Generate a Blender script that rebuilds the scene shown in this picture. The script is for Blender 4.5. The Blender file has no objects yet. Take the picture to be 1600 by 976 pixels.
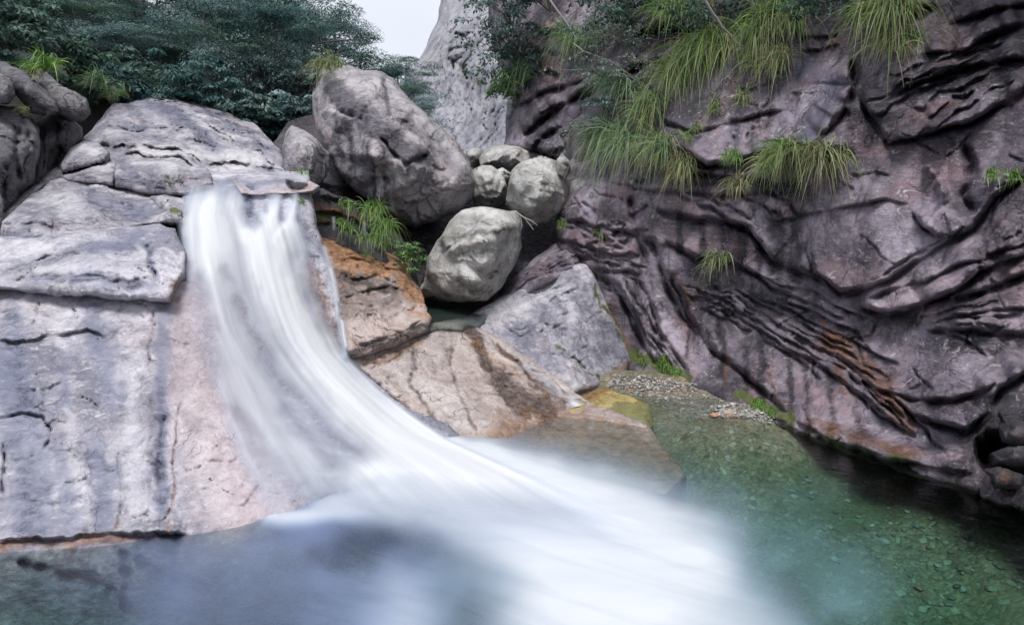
import bpy, math, random
import numpy as np

# ------------------------------------------------------------------ camera, sky, sun, exposure
S = bpy.context.scene
COL = S.collection
R = math.radians
F = 1600 * 24 / 36.0
CAM_H = 2.2
TH = math.atan(138 / F)
cd = bpy.data.cameras.new("camera"); cd.lens = 24; cd.sensor_width = 36
cd.clip_start = 0.05; cd.clip_end = 2000
cam = bpy.data.objects.new("camera", cd); COL.objects.link(cam)
cam.location = (0, 0, CAM_H); cam.rotation_euler = (R(90) - TH, 0, 0)
S.camera = cam

SUN_EL, SUN_AZ = R(62), R(186)          # azimuth from +Y (view direction) towards +X
wd = bpy.data.worlds.new("World"); S.world = wd; wd.use_nodes = True
wn = wd.node_tree
bg = wn.nodes["Background"]; bg.inputs[1].default_value = 0.060
sky = wn.nodes.new("ShaderNodeTexSky"); sky.sky_type = 'NISHITA'; sky.sun_disc = False
sky.sun_elevation = SUN_EL; sky.sun_rotation = SUN_AZ
sky.air_density = 1.0; sky.dust_density = 4.0; sky.ozone_density = 1.5
# thin overcast: the clear sky blended with white cloud
cl = wn.nodes.new("ShaderNodeTexNoise"); cl.inputs["Scale"].default_value = 1.6; cl.inputs["Detail"].default_value = 4
cr = wn.nodes.new("ShaderNodeMapRange"); cr.inputs[1].default_value = 0.3; cr.inputs[2].default_value = 0.7
cr.inputs[3].default_value = 0.6; cr.inputs[4].default_value = 0.85
mx = wn.nodes.new("ShaderNodeMix"); mx.data_type = 'RGBA'
mx.inputs[7].default_value = (12.6, 13.2, 14.4, 1)
wn.links.new(cl.outputs["Fac"], cr.inputs[0]); wn.links.new(cr.outputs[0], mx.inputs[0])
wn.links.new(sky.outputs[0], mx.inputs[6]); wn.links.new(mx.outputs[2], bg.inputs[0])

sl = bpy.data.lights.new("sun", 'SUN'); sl.energy = 2.5; sl.angle = R(20); sl.color = (1.0, 0.965, 0.93)
sun = bpy.data.objects.new("sun", sl); COL.objects.link(sun)
from mathutils import Vector
sd = Vector((math.sin(SUN_AZ) * math.cos(SUN_EL), math.cos(SUN_AZ) * math.cos(SUN_EL), math.sin(SUN_EL)))
sun.rotation_euler = sd.to_track_quat('Z', 'Y').to_euler(); sun.location = (6, -4, 30)

S.view_settings.view_transform = 'Standard'; S.view_settings.look = 'None'
S.view_settings.exposure = 0.52; S.view_settings.gamma = 1.0; S.view_settings.use_curve_mapping = False
S.render.engine = 'CYCLES'
S.cycles.use_denoising = True
S.cycles.max_bounces = 6; S.cycles.diffuse_bounces = 3; S.cycles.glossy_bounces = 2
S.cycles.transparent_max_bounces = 10; S.cycles.transmission_bounces = 2; S.cycles.volume_bounces = 0
S.cycles.caustics_reflective = False; S.cycles.caustics_refractive = False

# ------------------------------------------------------------------ helpers: projection
CT, ST = math.cos(TH), math.sin(TH)
def ray(px, py):
    px = np.asarray(px, float); py = np.asarray(py, float)
    a = (px - 800) / F; b = -(py - 488) / F
    return np.stack([a, CT + b * ST, -ST + b * CT], -1)
def unproj(px, py, Y):
    r = ray(px, py); s = np.asarray(Y) / r[..., 1]
    p = r * s[..., None]; p[..., 2] += CAM_H
    return p
def YZ(px, py, z=0.0):
    r = ray(px, py); return float(r[1] * (z - CAM_H) / r[2])
def proj(p):
    v = p - np.array([0, 0, CAM_H])
    zc = v[..., 1] * CT - v[..., 2] * ST
    zc = np.where(np.abs(zc) < 1e-3, 1e-3, zc)
    u = v[..., 1] * ST + v[..., 2] * CT
    return 800 + F * v[..., 0] / zc, 488 - F * u / zc, zc

# ------------------------------------------------------------------ helpers: noise and distance
def _h(ix, iy, iz, seed):
    n = (ix * 374761393 + iy * 668265263 + iz * 2147483647 + seed * 1274126177) & 0xFFFFFFFF
    n = ((n ^ (n >> 13)) * 1274126177) & 0xFFFFFFFF
    n = ((n ^ (n >> 16)) * 2246822519) & 0xFFFFFFFF
    return ((n ^ (n >> 15)) & 0xFFFFFF) / float(0xFFFFFF) * 2 - 1
def vnoise(p, seed=0):
    i = np.floor(p).astype(np.int64); f = p - i; w = f * f * f * (f * (f * 6 - 15) + 10)
    r = 0
    for dx in (0, 1):
        wx = w[..., 0] if dx else 1 - w[..., 0]
        for dy in (0, 1):
            wy = w[..., 1] if dy else 1 - w[..., 1]
            for dz in (0, 1):
                wz = w[..., 2] if dz else 1 - w[..., 2]
                r = r + wx * wy * wz * _h(i[..., 0] + dx, i[..., 1] + dy, i[..., 2] + dz, seed)
    return r
def fbm(p, oct=4, seed=0, gain=0.5):
    a, s, r = 1.0, 1.0, 0
    for o in range(oct):
        r = r + a * vnoise(p * s + 17.3 * o, seed + o); a *= gain; s *= 2.03
    return r
def ridged(p, oct=4, seed=0):
    a, s, r = 1.0, 1.0, 0
    for o in range(oct):
        r = r + a * (1 - np.abs(vnoise(p * s + 11.7 * o, seed + o)) * 2); a *= 0.5; s *= 2.1
    return r
def noise2(x, y, sc, seed, oct=3):
    return fbm(np.stack([x / sc, y / sc, np.full_like(x, seed * 3.7)], -1), oct, seed)

def polyline_dist(X, Y, pts):
    """distance, side (+1 = above the line drawn left to right), param 0..1 along it, nearest point"""
    pts = np.asarray(pts, float)
    L = np.hypot(*(pts[1:] - pts[:-1]).T); cum = np.concatenate([[0], np.cumsum(L)]); T = cum[-1]
    best = np.full(X.shape, 1e18); side = np.ones(X.shape); par = np.zeros(X.shape)
    nx = np.zeros(X.shape); ny = np.zeros(X.shape)
    for k in range(len(pts) - 1):
        ax, ay = pts[k]; bx, by = pts[k + 1]; dx, dy = bx - ax, by - ay
        q = dx * dx + dy * dy + 1e-9
        t = np.clip(((X - ax) * dx + (Y - ay) * dy) / q, 0, 1)
        cx, cy = ax + t * dx, ay + t * dy
        d = (X - cx) ** 2 + (Y - cy) ** 2
        m = d < best
        best = np.where(m, d, best)
        side = np.where(m, np.where(dx * (Y - ay) - dy * (X - ax) < 0, 1, -1), side)
        par = np.where(m, (cum[k] + t * L[k]) / max(T, 1e-9), par)
        nx = np.where(m, cx, nx); ny = np.where(m, cy, ny)
    return np.sqrt(best), side, par, nx, ny
def inside(X, Y, poly):
    c = np.zeros(X.shape, bool); n = len(poly)
    for i in range(n):
        x1, y1 = poly[i]; x2, y2 = poly[(i + 1) % n]
        if y1 == y2: continue
        c ^= ((y1 > Y) != (y2 > Y)) & (X < (x2 - x1) * (Y - y1) / (y2 - y1) + x1)
    return c
def chip(p, seed=0, sharp=0.55):
    """scalloped break faces: the envelope of randomly tilted shallow bowls"""
    i = np.floor(p).astype(np.int64); best = np.full(p.shape[:-1], -1e9)
    for dx in (-1, 0, 1):
        for dy in (-1, 0, 1):
            for dz in (-1, 0, 1):
                a, b, c = i[..., 0] + dx, i[..., 1] + dy, i[..., 2] + dz
                q0 = p[..., 0] - a - .5 - .42 * _h(a, b, c, seed); q1 = p[..., 1] - b - .5 - .42 * _h(a, b, c, seed + 1); q2 = p[..., 2] - c - .5 - .42 * _h(a, b, c, seed + 2)
                v = .35 * _h(a, b, c, seed + 3) + .75 * (_h(a, b, c, seed + 4) * q0 + _h(a, b, c, seed + 5) * q1 + _h(a, b, c, seed + 6) * q2) - sharp * (q0 * q0 + q1 * q1 + q2 * q2)
                best = np.maximum(best, v)
    return best
class TPS:
    def __init__(s, pts, vals, smooth=1e-3):
        s.p = np.asarray(pts, float); v = np.asarray(vals, float); n = len(s.p)
        s.c = s.p.mean(0); s.sc = s.p.std(0).max() + 1e-9
        q = (s.p - s.c) / s.sc
        K = s.U(q[:, None, :] - q[None, :, :]) + np.eye(n) * smooth
        A = np.zeros((n + 3, n + 3)); A[:n, :n] = K
        A[:n, n] = 1; A[:n, n + 1:] = q; A[n, :n] = 1; A[n + 1:, :n] = q.T
        s.w = np.linalg.solve(A, np.concatenate([v, [0, 0, 0]])); s.q = q
    @staticmethod
    def U(d):
        r2 = (d ** 2).sum(-1); return np.where(r2 > 0, r2 * np.log(r2 + 1e-12) * 0.5, 0)
    def __call__(s, X, Y):
        x = (X - s.c[0]) / s.sc; y = (Y - s.c[1]) / s.sc
        r = s.w[-3] + s.w[-2] * x + s.w[-1] * y
        for k in range(len(s.q)):
            r2 = (x - s.q[k, 0]) ** 2 + (y - s.q[k, 1]) ** 2
            r = r + s.w[k] * np.where(r2 > 0, r2 * np.log(r2 + 1e-12) * 0.5, 0)
        return r
def surf(ctrl):
    """depth over the picture plane from (px, py, Y) or (px, py, 'z', height)"""
    P, V = [], []
    for c in ctrl:
        P.append(c[:2]); V.append(1.0 / (c[2] if len(c) == 3 else YZ(c[0], c[1], c[3])))
    t = TPS(P, V)
    return lambda X, Y: 1.0 / np.maximum(t(X, Y), 0.008)
def ss(a, b, x):
    t = np.clip((x - a) / (b - a), 0, 1); return t * t * (3 - 2 * t)

# ------------------------------------------------------------------ helpers: objects
def tag(o, label=None, cat=None, group=None, kind=None):
    if label: o["label"] = label
    if cat: o["category"] = cat
    if group: o["group"] = group
    if kind: o["kind"] = kind
    return o
def mesh_obj(name, V, faces, mat, parent=None, attrs=None, smooth=True, origin=None, uv=None, mats=None, midx=None):
    V = np.asarray(V, np.float32).reshape(-1, 3)
    if parent is None:
        if origin is None:
            origin = np.array([V[:, 0].mean(), V[:, 1].mean(), V[:, 2].min()])
        V = V - np.asarray(origin, np.float32)
    me = bpy.data.meshes.new(name)
    if isinstance(faces, np.ndarray):
        nf, k = faces.shape
        me.vertices.add(len(V)); me.vertices.foreach_set("co", V.ravel())
        me.loops.add(nf * k); me.loops.foreach_set("vertex_index", faces.astype(np.int32).ravel())
        me.polygons.add(nf); me.polygons.foreach_set("loop_start", np.arange(0, nf * k, k, dtype=np.int32))
        me.update(calc_edges=True)
    else:
        me.from_pydata(V.tolist(), [], faces); me.update()
    me.polygons.foreach_set("use_smooth", np.full(len(me.polygons), smooth))
    for nm, arr in (attrs or {}).items():
        arr = np.asarray(arr, np.float32)
        if arr.ndim == 1:
            a = me.attributes.new(nm, 'FLOAT', 'POINT'); a.data.foreach_set("value", arr)
        else:
            a = me.attributes.new(nm, 'FLOAT_COLOR', 'POINT'); a.data.foreach_set("color", arr.ravel())
    if uv is not None:
        ul = me.uv_layers.new(name="flow")
        li = np.empty(len(me.loops), np.int32); me.loops.foreach_get("vertex_index", li)
        ul.data.foreach_set("uv", np.asarray(uv, np.float32)[li].ravel())
    for m in (mats or [mat]): me.materials.append(m)
    if midx is not None: me.polygons.foreach_set("material_index", np.asarray(midx, np.int32))
    me.validate()
    o = bpy.data.objects.new(name, me); COL.objects.link(o)
    if parent is None: o.location = [float(a) for a in origin]
    else: o.parent = parent
    return o
def empty(name, loc):
    o = bpy.data.objects.new(name, None); o.location = [float(a) for a in loc]; o.empty_display_size = 0.2
    COL.objects.link(o); return o

# ------------------------------------------------------------------ materials
class NT:
    def __init__(s, name):
        s.m = bpy.data.materials.new(name); s.m.use_nodes = True; s.t = s.m.node_tree
        for n in list(s.t.nodes): s.t.nodes.remove(n)
        s.out = s.t.nodes.new("ShaderNodeOutputMaterial")
    def n(s, ty, props=None, **ins):
        nd = s.t.nodes.new("ShaderNode" + ty)
        for k, v in (props or {}).items(): setattr(nd, k, v)
        for k, v in ins.items():
            key = int(k[1:]) if k[0] == "i" and k[1:].isdigit() else k.replace("_", " ")
            s.set(nd, key, v)
        return nd
    def set(s, nd, key, v):
        if hasattr(v, "is_output") or isinstance(v, bpy.types.NodeSocket): s.t.links.new(v, nd.inputs[key])
        else: nd.inputs[key].default_value = v
    def noise(s, vec, scale, detail=4, rough=0.55, dist=0.0):
        return s.n("TexNoise", Vector=vec, Scale=scale, Detail=detail, Roughness=rough, Distortion=dist).outputs["Fac"]
    def rng(s, v, a, b, c=0.0, d=1.0):
        return s.n("MapRange", {"interpolation_type": 'SMOOTHSTEP'}, i0=v, i1=a, i2=b, i3=c, i4=d).outputs[0]
    def mul(s, a, b, op='MULTIPLY'):
        return s.n("Math", {"operation": op}, i0=a, i1=b).outputs[0]
    def mix(s, f, a, b, blend='MIX'):
        return s.n("Mix", {"data_type": 'RGBA', "blend_type": blend}, i0=f, i6=a, i7=b).outputs[2]
    def mapv(s, vec, scale, rot=(0, 0, 0)):
        return s.n("Mapping", Vector=vec, Scale=scale, Rotation=rot).outputs[0]
def c4(c): return (c[0], c[1], c[2], 1)

def rock_mat(name, dark, light, stain_shade=(0.05, 0.05, 0.06), tint=(0.30, 0.22, 0.20), sc=1.0, streak=0.5,
             lichen=0.3, rough=0.62, bump=0.5, spec=0.25, damp=0.0, rust=(0.21, 0.095, 0.045), moss=(0.075, 0.10, 0.02), vein=0.35):
    t = NT(name)
    v = t.n("TexCoord").outputs["Object"]
    at = t.n("Attribute", {"attribute_name": "mask"})
    sep = t.n("SeparateColor", Color=at.outputs["Color"])
    big = t.noise(v, 0.9 * sc, 6, 0.6, 0.6)
    mid = t.noise(v, 4.5 * sc, 8, 0.68, 0.3)
    fine = t.noise(v, 38 * sc, 6, 0.72)
    grain = t.noise(t.mapv(v, (9 * sc, 9 * sc, 26 * sc), (0.25, 0.15, 0)), 1.0, 9, 0.7, 0.5)
    c = t.mix(t.rng(big, 0.36, 0.66), c4(dark), c4(light))
    c = t.mix(t.mul(t.rng(t.noise(v, 1.7 * sc, 3), 0.5, 0.72), 0.5), c, c4(tint))
    # mottled grains and weathering
    c = t.mix(t.rng(mid, 0.38, 0.72, 0.0, 0.55), c, c4([a * 0.42 for a in dark]))
    c = t.mix(t.rng(fine, 0.52, 0.74, 0.0, 0.4), c, c4([min(0.75, a * 1.75 + 0.03) for a in light]))
    c = t.mix(t.rng(grain, 0.46, 0.34, 0.0, 0.55), c, c4([a * 0.45 for a in dark]))
    c = t.mix(t.rng(grain, 0.54, 0.68, 0.0, 0.45), c, c4([min(0.72, a * 1.35 + 0.02) for a in light]))
    c = t.mix(t.rng(fine, 0.46, 0.30, 0.0, 0.4), c, c4([a * 0.4 for a in dark]))
    # run-off streaks, vertical
    st = t.noise(t.mapv(v, (5.5 * sc, 5.5 * sc, 0.5 * sc)), 1.0, 6, 0.62, 0.8)
    c = t.mix(t.rng(st, 0.52, 0.68, 0.0, streak), c, c4(stain_shade))
    if damp: c = t.mix(t.rng(t.noise(t.mapv(v, (.8, .8, .35)), 1.0, 6, .65, .6), .49, .60, 0, damp), c, c4([a * 1.8 for a in stain_shade]))
    # hairline veins
    vo = t.n("TexVoronoi", {"feature": 'DISTANCE_TO_EDGE'}, Vector=t.n("VectorMath", {"operation": 'ADD'}, i0=v,
             i1=t.n("TexNoise", Vector=v, Scale=2.2 * sc, Detail=4).outputs["Color"]).outputs[0], Scale=1.3 * sc).outputs[0]
    vm = t.mul(t.rng(vo, 0.022, 0.003), t.rng(t.noise(v, 2.0 * sc, 2), 0.45, 0.6))
    c = t.mix(t.mul(vm, vein), c, c4([a * 0.25 for a in dark]))
    # lichen spots
    lv = t.noise(v, 9 * sc, 6, 0.75, 1.0); lp = t.noise(v, 1.4 * sc, 2)
    lm = t.mul(t.rng(lv, 0.585, 0.635), t.rng(lp, 0.42, 0.58, 0.0, lichen))
    l2 = t.noise(v, 30 * sc, 3, 0.6); lm = t.n('Math', {'operation': 'MAXIMUM'}, i0=lm, i1=t.mul(t.rng(l2, 0.66, 0.70), t.rng(lp, .5, .62, 0, lichen))).outputs[0]
    c = t.mix(lm, c, (0.52, 0.53, 0.50, 1))
    # painted wear, some shade and sky reflection: pale, dark stain, rust, moss
    brk = t.noise(v, 6 * sc, 7, 0.7, 0.4)
    def msk(ch, a, b, k=1.1): return t.rng(t.n("Math", {"operation": 'ADD'}, i0=ch, i1=t.mul(t.n("Math", {"operation": 'SUBTRACT'}, i0=brk, i1=0.5).outputs[0], k)).outputs[0], a, b)
    s2 = t.n("SeparateColor", Color=t.n("Attribute", {"attribute_name": "mask2"}).outputs["Color"])
    c = t.mix(t.mul(msk(s2.outputs[0], 0.0, 1.0, .9), .45), c, t.mix(grain, c4([light[0] * .80, light[1] * .62, light[2] * .56]), c4([min(.7, light[0] * 1.22), light[1] * .98, light[2] * .88])))
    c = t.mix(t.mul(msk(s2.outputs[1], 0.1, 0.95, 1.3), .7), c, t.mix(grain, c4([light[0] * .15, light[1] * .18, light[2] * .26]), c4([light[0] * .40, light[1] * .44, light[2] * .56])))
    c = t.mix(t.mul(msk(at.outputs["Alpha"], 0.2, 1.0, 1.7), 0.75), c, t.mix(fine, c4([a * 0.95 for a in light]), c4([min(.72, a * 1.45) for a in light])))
    c = t.mix(t.mul(msk(sep.outputs[2], 0.15, 0.95, 1.9), 0.88), c, t.mix(t.rng(grain, .38, .64), c4([a * 0.4 for a in stain_shade]), c4([a * 2.2 for a in stain_shade])))
    c = t.mix(t.mul(msk(sep.outputs[0], 0.2, 1.05, 2.0), 0.72), c, t.mix(t.rng(grain, .35, .65), c4([a * 0.4 for a in rust]), c4([a * 1.3 for a in rust])))
    mm = t.mul(msk(sep.outputs[1], 0.35, 0.85, 2.6), 0.9)
    c = t.mix(mm, c, t.mix(fine, c4([a * 0.5 for a in moss]), c4([a * 1.5 for a in moss])))
    hgt = t.n("Math", {"operation": 'ADD'}, i0=t.n("Math", {"operation": 'ADD'}, i0=t.mul(mid, 0.5), i1=t.mul(grain, 0.34)).outputs[0], i1=t.mul(fine, 0.16)).outputs[0]
    hgt = t.n("Math", {"operation": 'SUBTRACT'}, i0=hgt, i1=t.mul(vm, 0.25)).outputs[0]
    hgt = t.n("Math", {"operation": 'ADD'}, i0=hgt, i1=t.mul(t.noise(v, 110 * sc, 3, 0.6), 0.06)).outputs[0]
    bp = t.n("Bump", Height=hgt, Strength=min(1.0, bump * 1.7), Distance=0.13 / sc)
    p = t.n("BsdfPrincipled", Base_Color=c, Normal=bp.outputs[0])
    rg = t.rng(mid, 0.35, 0.7, rough - 0.1, rough + 0.14)
    rg = t.n("Math", {"operation": 'SUBTRACT', "use_clamp": True}, i0=rg, i1=t.mul(msk(sep.outputs[2], 0.2, 0.8), 0.26)).outputs[0]
    t.set(p, "Roughness", rg); p.inputs["Specular IOR Level"].default_value = spec
    t.t.links.new(p.outputs[0], t.out.inputs[0])
    return t.m

M = {}
M['slab'] = rock_mat("pale_granite", (0.18, 0.18, 0.235), (0.56, 0.545, 0.60), tint=(0.49, 0.43, 0.45), streak=0.45, lichen=0.15, stain_shade=(0.06, 0.065, 0.10), bump=0.32, vein=0.2, rough=0.5, spec=0.35)
M['upper'] = rock_mat("bleached_granite", (0.19, 0.185, 0.235), (0.60, 0.58, 0.63), tint=(0.50, 0.43, 0.46), streak=0.4, lichen=0.1, stain_shade=(0.09, 0.09, 0.12))
M['dark'] = rock_mat("grey_granite", (0.10, 0.10, 0.115), (0.26, 0.25, 0.265), tint=(0.26, 0.22, 0.22), streak=0.7, lichen=0.2)
M['cliff'] = rock_mat("purple_cliff_rock", (0.06, 0.05, 0.07), (0.345, 0.298, 0.362), tint=(0.27, 0.165, 0.17), streak=0.75, lichen=0.75, stain_shade=(0.017, 0.015, 0.02), vein=0.35, bump=0.42, rough=0.44, spec=0.45, damp=.7)
M['boulder'] = rock_mat("boulder_granite", (0.24, 0.225, 0.255), (0.53, 0.495, 0.525), tint=(0.38, 0.305, 0.31), streak=0.75, lichen=0.45, stain_shade=(0.06, 0.055, 0.07))
M['cream'] = rock_mat("cream_granite", (0.36, 0.355, 0.345), (0.65, 0.645, 0.63), tint=(0.40, 0.37, 0.30), streak=0.25, lichen=0.3, stain_shade=(0.09, 0.085, 0.075), vein=0.5)
M['rust'] = rock_mat("rusty_wet_rock", (0.25, 0.20, 0.185), (0.48, 0.40, 0.38), tint=(0.44, 0.26, 0.15), streak=0.5, lichen=0.1, rough=0.5, stain_shade=(0.05, 0.04, 0.04), rust=(0.40, 0.19, 0.075))
M['pink'] = rock_mat("pinkish_granite", (0.42, 0.35, 0.335), (0.63, 0.56, 0.54), tint=(0.58, 0.45, 0.38), streak=0.25, lichen=0.1, stain_shade=(0.07, 0.05, 0.045), rust=(0.27, 0.13, 0.05), rough=0.55)
M['wet_shade'] = rock_mat("wet_shade_rock", (0.035, 0.036, 0.042), (0.11, 0.10, 0.11), tint=(0.15, 0.09, 0.07), streak=0.4, lichen=0.1, rough=0.42, rust=(0.22, 0.09, 0.04))
def mountain_mat():
    t = NT("mountain_rock"); v = t.n("TexCoord").outputs["Object"]
    at = t.n("Attribute", {"attribute_name": "mask"}); sep = t.n("SeparateColor", Color=at.outputs["Color"])
    r_ = t.mapv(v, (1, 1, 1), (0, R(-24), 0))
    a = t.noise(t.mapv(r_, (.42, .3, .045)), 1.0, 9, 0.68, 0.5); b = t.noise(t.mapv(r_, (2.2, 1.5, .22)), 1.0, 8, 0.7, 0.4); d = t.noise(v, .08, 5)
    c = t.mix(t.rng(a, .36, .62), (.16, .165, .195, 1), (.31, .315, .355, 1)); c = t.mix(t.rng(d, .4, .65, 0, .5), c, (.28, .275, .30, 1))
    c = t.mix(t.rng(b, .49, .38, 0, .7), c, (.07, .07, .09, 1)); c = t.mix(t.rng(b, .54, .66, 0, .55), c, (.40, .39, .42, 1))
    c = t.mix(t.rng(sep.outputs[1], .3, .7), c, (.05, .08, .045, 1)); c = t.mix(t.rng(sep.outputs[2], .3, .8, 0, .6), c, (.10, .10, .13, 1))
    p = t.n("BsdfPrincipled", Base_Color=c, Roughness=.85, Normal=t.n("Bump", Height=t.n("Math", {"operation": 'ADD'}, i0=a, i1=t.mul(b, .5)).outputs[0], Strength=.6, Distance=1.0).outputs[0])
    t.t.links.new(p.outputs[0], t.out.inputs[0]); return t.m
M['mount'] = mountain_mat()

def soil_mat():
    t = NT("forest_soil"); v = t.n("TexCoord").outputs["Object"]
    c = t.mix(t.noise(v, 1.5, 6), (0.008, 0.011, 0.009, 1), (0.024, 0.024, 0.018, 1))
    p = t.n("BsdfPrincipled", Base_Color=c, Roughness=0.9, Normal=t.n("Bump", Height=t.noise(v, 5, 6), Strength=0.6, Distance=0.2).outputs[0])
    t.t.links.new(p.outputs[0], t.out.inputs[0]); return t.m
M['soil'] = soil_mat()

def leaf_mat(name, a, b, trans=0.35, rough=0.5, attr=True):
    """leaves: colour varies between a and b with the per-leaf value 'tone'"""
    t = NT(name)
    tone = t.n("Attribute", {"attribute_name": "tone"}).outputs["Fac"]
    oi = t.n("ObjectInfo").outputs["Random"]
    c = t.mix(tone, c4(a), c4(b))
    c = t.n("HueSaturation", Hue=t.rng(oi, 0, 1, 0.485, 0.52), Saturation=t.rng(oi, 1, 0, 0.8, 1.1), Value=t.rng(oi, 0, 1, 0.75, 1.3), Fac=1.0, Color=c).outputs[0]
    p = t.n("BsdfPrincipled", Base_Color=c, Roughness=rough); p.inputs["Specular IOR Level"].default_value = 0.4
    tr = t.n("BsdfTranslucent", Color=c)
    m = t.n("MixShader", i0=trans, i1=p.outputs[0], i2=tr.outputs[0])
    t.t.links.new(m.outputs[0], t.out.inputs[0]); return t.m
M['leaf_a'] = leaf_mat("blue_green_leaves", (0.016, 0.052, 0.06), (0.13, 0.25, 0.245))
M['leaf_b'] = leaf_mat("mid_green_leaves", (0.022, 0.062, 0.05), (0.12, 0.215, 0.16))
M['leaf_c'] = leaf_mat("grey_green_leaves", (0.035, 0.08, 0.08), (0.22, 0.33, 0.32))
M['leaf_y'] = leaf_mat("fresh_green_leaves", (0.05, 0.12, 0.03), (0.16, 0.28, 0.07))
M['leaf_p'] = leaf_mat("pale_leaves", (0.10, 0.15, 0.13), (0.30, 0.36, 0.31))
def blade_mat():
    t = NT("grass_blades")
    at = t.n("Attribute", {"attribute_name": "tint"})
    p = t.n("BsdfPrincipled", Base_Color=at.outputs["Color"], Roughness=0.5); p.inputs["Specular IOR Level"].default_value = 0.35
    tr = t.n("BsdfTranslucent", Color=at.outputs["Color"])
    m = t.n("MixShader", i0=0.3, i1=p.outputs[0], i2=tr.outputs[0])
    t.t.links.new(m.outputs[0], t.out.inputs[0]); return t.m
M['blade'] = blade_mat()
def bark_mat(name, a, b):
    t = NT(name); v = t.n("TexCoord").outputs["Object"]
    n = t.noise(t.mapv(v, (14, 14, 2.5)), 1.0, 6)
    p = t.n("BsdfPrincipled", Base_Color=t.mix(n, c4(a), c4(b)), Roughness=0.85, Normal=t.n("Bump", Height=n, Strength=0.5, Distance=0.02).outputs[0])
    t.t.links.new(p.outputs[0], t.out.inputs[0]); return t.m
M['bark'] = bark_mat("dark_bark", (0.05, 0.045, 0.04), (0.15, 0.13, 0.115))
M['twig'] = bark_mat("grey_twig", (0.13, 0.125, 0.135), (0.33, 0.32, 0.33))
M['deadtwig'] = bark_mat("bleached_twig", (0.28, 0.26, 0.24), (0.5, 0.48, 0.45))

def foam_mat():
    """falling water: white where dense, clear where the film is thin"""
    t = NT("white_water")
    den = t.n("Attribute", {"attribute_name": "whiteness"}).outputs["Fac"]
    uv = t.n("UVMap", {"uv_map": "flow"}).outputs[0]
    s1 = t.noise(t.mapv(uv, (15, 1.5, 1)), 1.0, 3, 0.5, 0.25)
    s2 = t.noise(t.mapv(uv, (7, 1.1, 1)), 1.0, 3, 0.5, 0.4)
    st = t.n("Math", {"operation": 'ADD'}, i0=t.mul(s1, 0.3), i1=t.mul(s2, 0.7)).outputs[0]
    a = t.mul(den, t.rng(st, 0.3, 0.66, 0.82, 1.22))
    a = t.n("Math", {"operation": 'MINIMUM'}, i0=a, i1=1.0).outputs[0]
    col = t.mix(a, (0.52, 0.59, 0.72, 1), (0.74, 0.76, 0.79, 1))
    d = t.n("BsdfDiffuse", Color=col)
    tl = t.n("BsdfTranslucent", Color=col)
    b = t.n("MixShader", i0=0.35, i1=d.outputs[0], i2=tl.outputs[0])
    tr = t.n("BsdfTransparent", Color=(0.97, 0.98, 1, 1))
    m = t.n("MixShader", i0=a, i1=tr.outputs[0], i2=b.outputs[0])
    t.t.links.new(m.outputs[0], t.out.inputs[0]); return t.m
M['foam'] = foam_mat()
def water_mat(name, absorb=True, murk=(0.12, 0.22, 0.25)):
    """clear water over its bed, with foam and stirred-up bubbles where the attributes say; blue at the left is painted sky reflection"""
    t = NT(name)
    v = t.n("TexCoord").outputs["Object"]
    fm = t.n("Attribute", {"attribute_name": "whiteness"}).outputs["Fac"]
    mk = t.n("Attribute", {"attribute_name": "murk"}).outputs["Fac"]
    rot = t.mapv(v, (1, 1, 1), (0, 0, R(32)))
    w1 = t.noise(t.mapv(rot, (0.55, 2.2, 1)), 1.6, 3, 0.45, 0.6)
    w2 = t.noise(t.mapv(rot, (0.8, 2.8, 1)), 5.0, 4, 0.55, 0.4)
    bp = t.n("Bump", Height=t.n("Math", {"operation": 'ADD'}, i0=w1, i1=t.mul(w2, 0.25)).outputs[0], Strength=0.22, Distance=0.08)
    gl = t.n("BsdfGlossy", Color=(1, 1, 1, 1), Roughness=0.16, Normal=bp.outputs[0])
    fr = t.n("Fresnel", IOR=1.33, Normal=bp.outputs[0]).outputs[0]
    tr = t.n("BsdfTransparent", Color=(0.90, 0.95, 0.93, 1))
    strk = t.noise(t.mapv(rot, (0.5, 3.4, 1)), 1.1, 5, 0.55, 0.5)
    mkc = t.n("BsdfDiffuse", Color=t.mix(t.n("Attribute", {"attribute_name": "sky_slate"}).outputs["Fac"], c4(murk), (0.13, 0.17, 0.28, 1)))  # blue on the left paints the sky's reflection into the water colour
    mf = t.mul(mk, t.rng(t.noise(rot, .9, 3, .5), 0.3, 0.7, 0.8, 1.1)); mf = t.n("Math", {"operation": 'MINIMUM'}, i0=mf, i1=0.97).outputs[0]
    body = t.n("MixShader", i0=mf, i1=tr.outputs[0], i2=mkc.outputs[0])
    wet = t.n("MixShader", i0=fr, i1=body.outputs[0], i2=gl.outputs[0])
    ff = t.mul(fm, t.rng(strk, 0.2, 0.7, 0.9, 1.08)); ff = t.n("Math", {"operation": 'MINIMUM'}, i0=ff, i1=1.0).outputs[0]
    fc = t.n("BsdfDiffuse", Color=t.mix(ff, (0.30, 0.39, 0.54, 1), (0.50, 0.53, 0.57, 1)))
    m = t.n("MixShader", i0=ff, i1=wet.outputs[0], i2=fc.outputs[0])
    t.t.links.new(m.outputs[0], t.out.inputs[0])
    if absorb:
        va = t.n("VolumeAbsorption", Color=(0.42, 0.75, 0.66, 1), Density=1.05)
        t.t.links.new(va.outputs[0], t.out.inputs[1])
    return t.m
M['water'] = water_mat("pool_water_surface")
M['backwater'] = water_mat("still_water_surface", False, (0.06, 0.10, 0.09))
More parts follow.
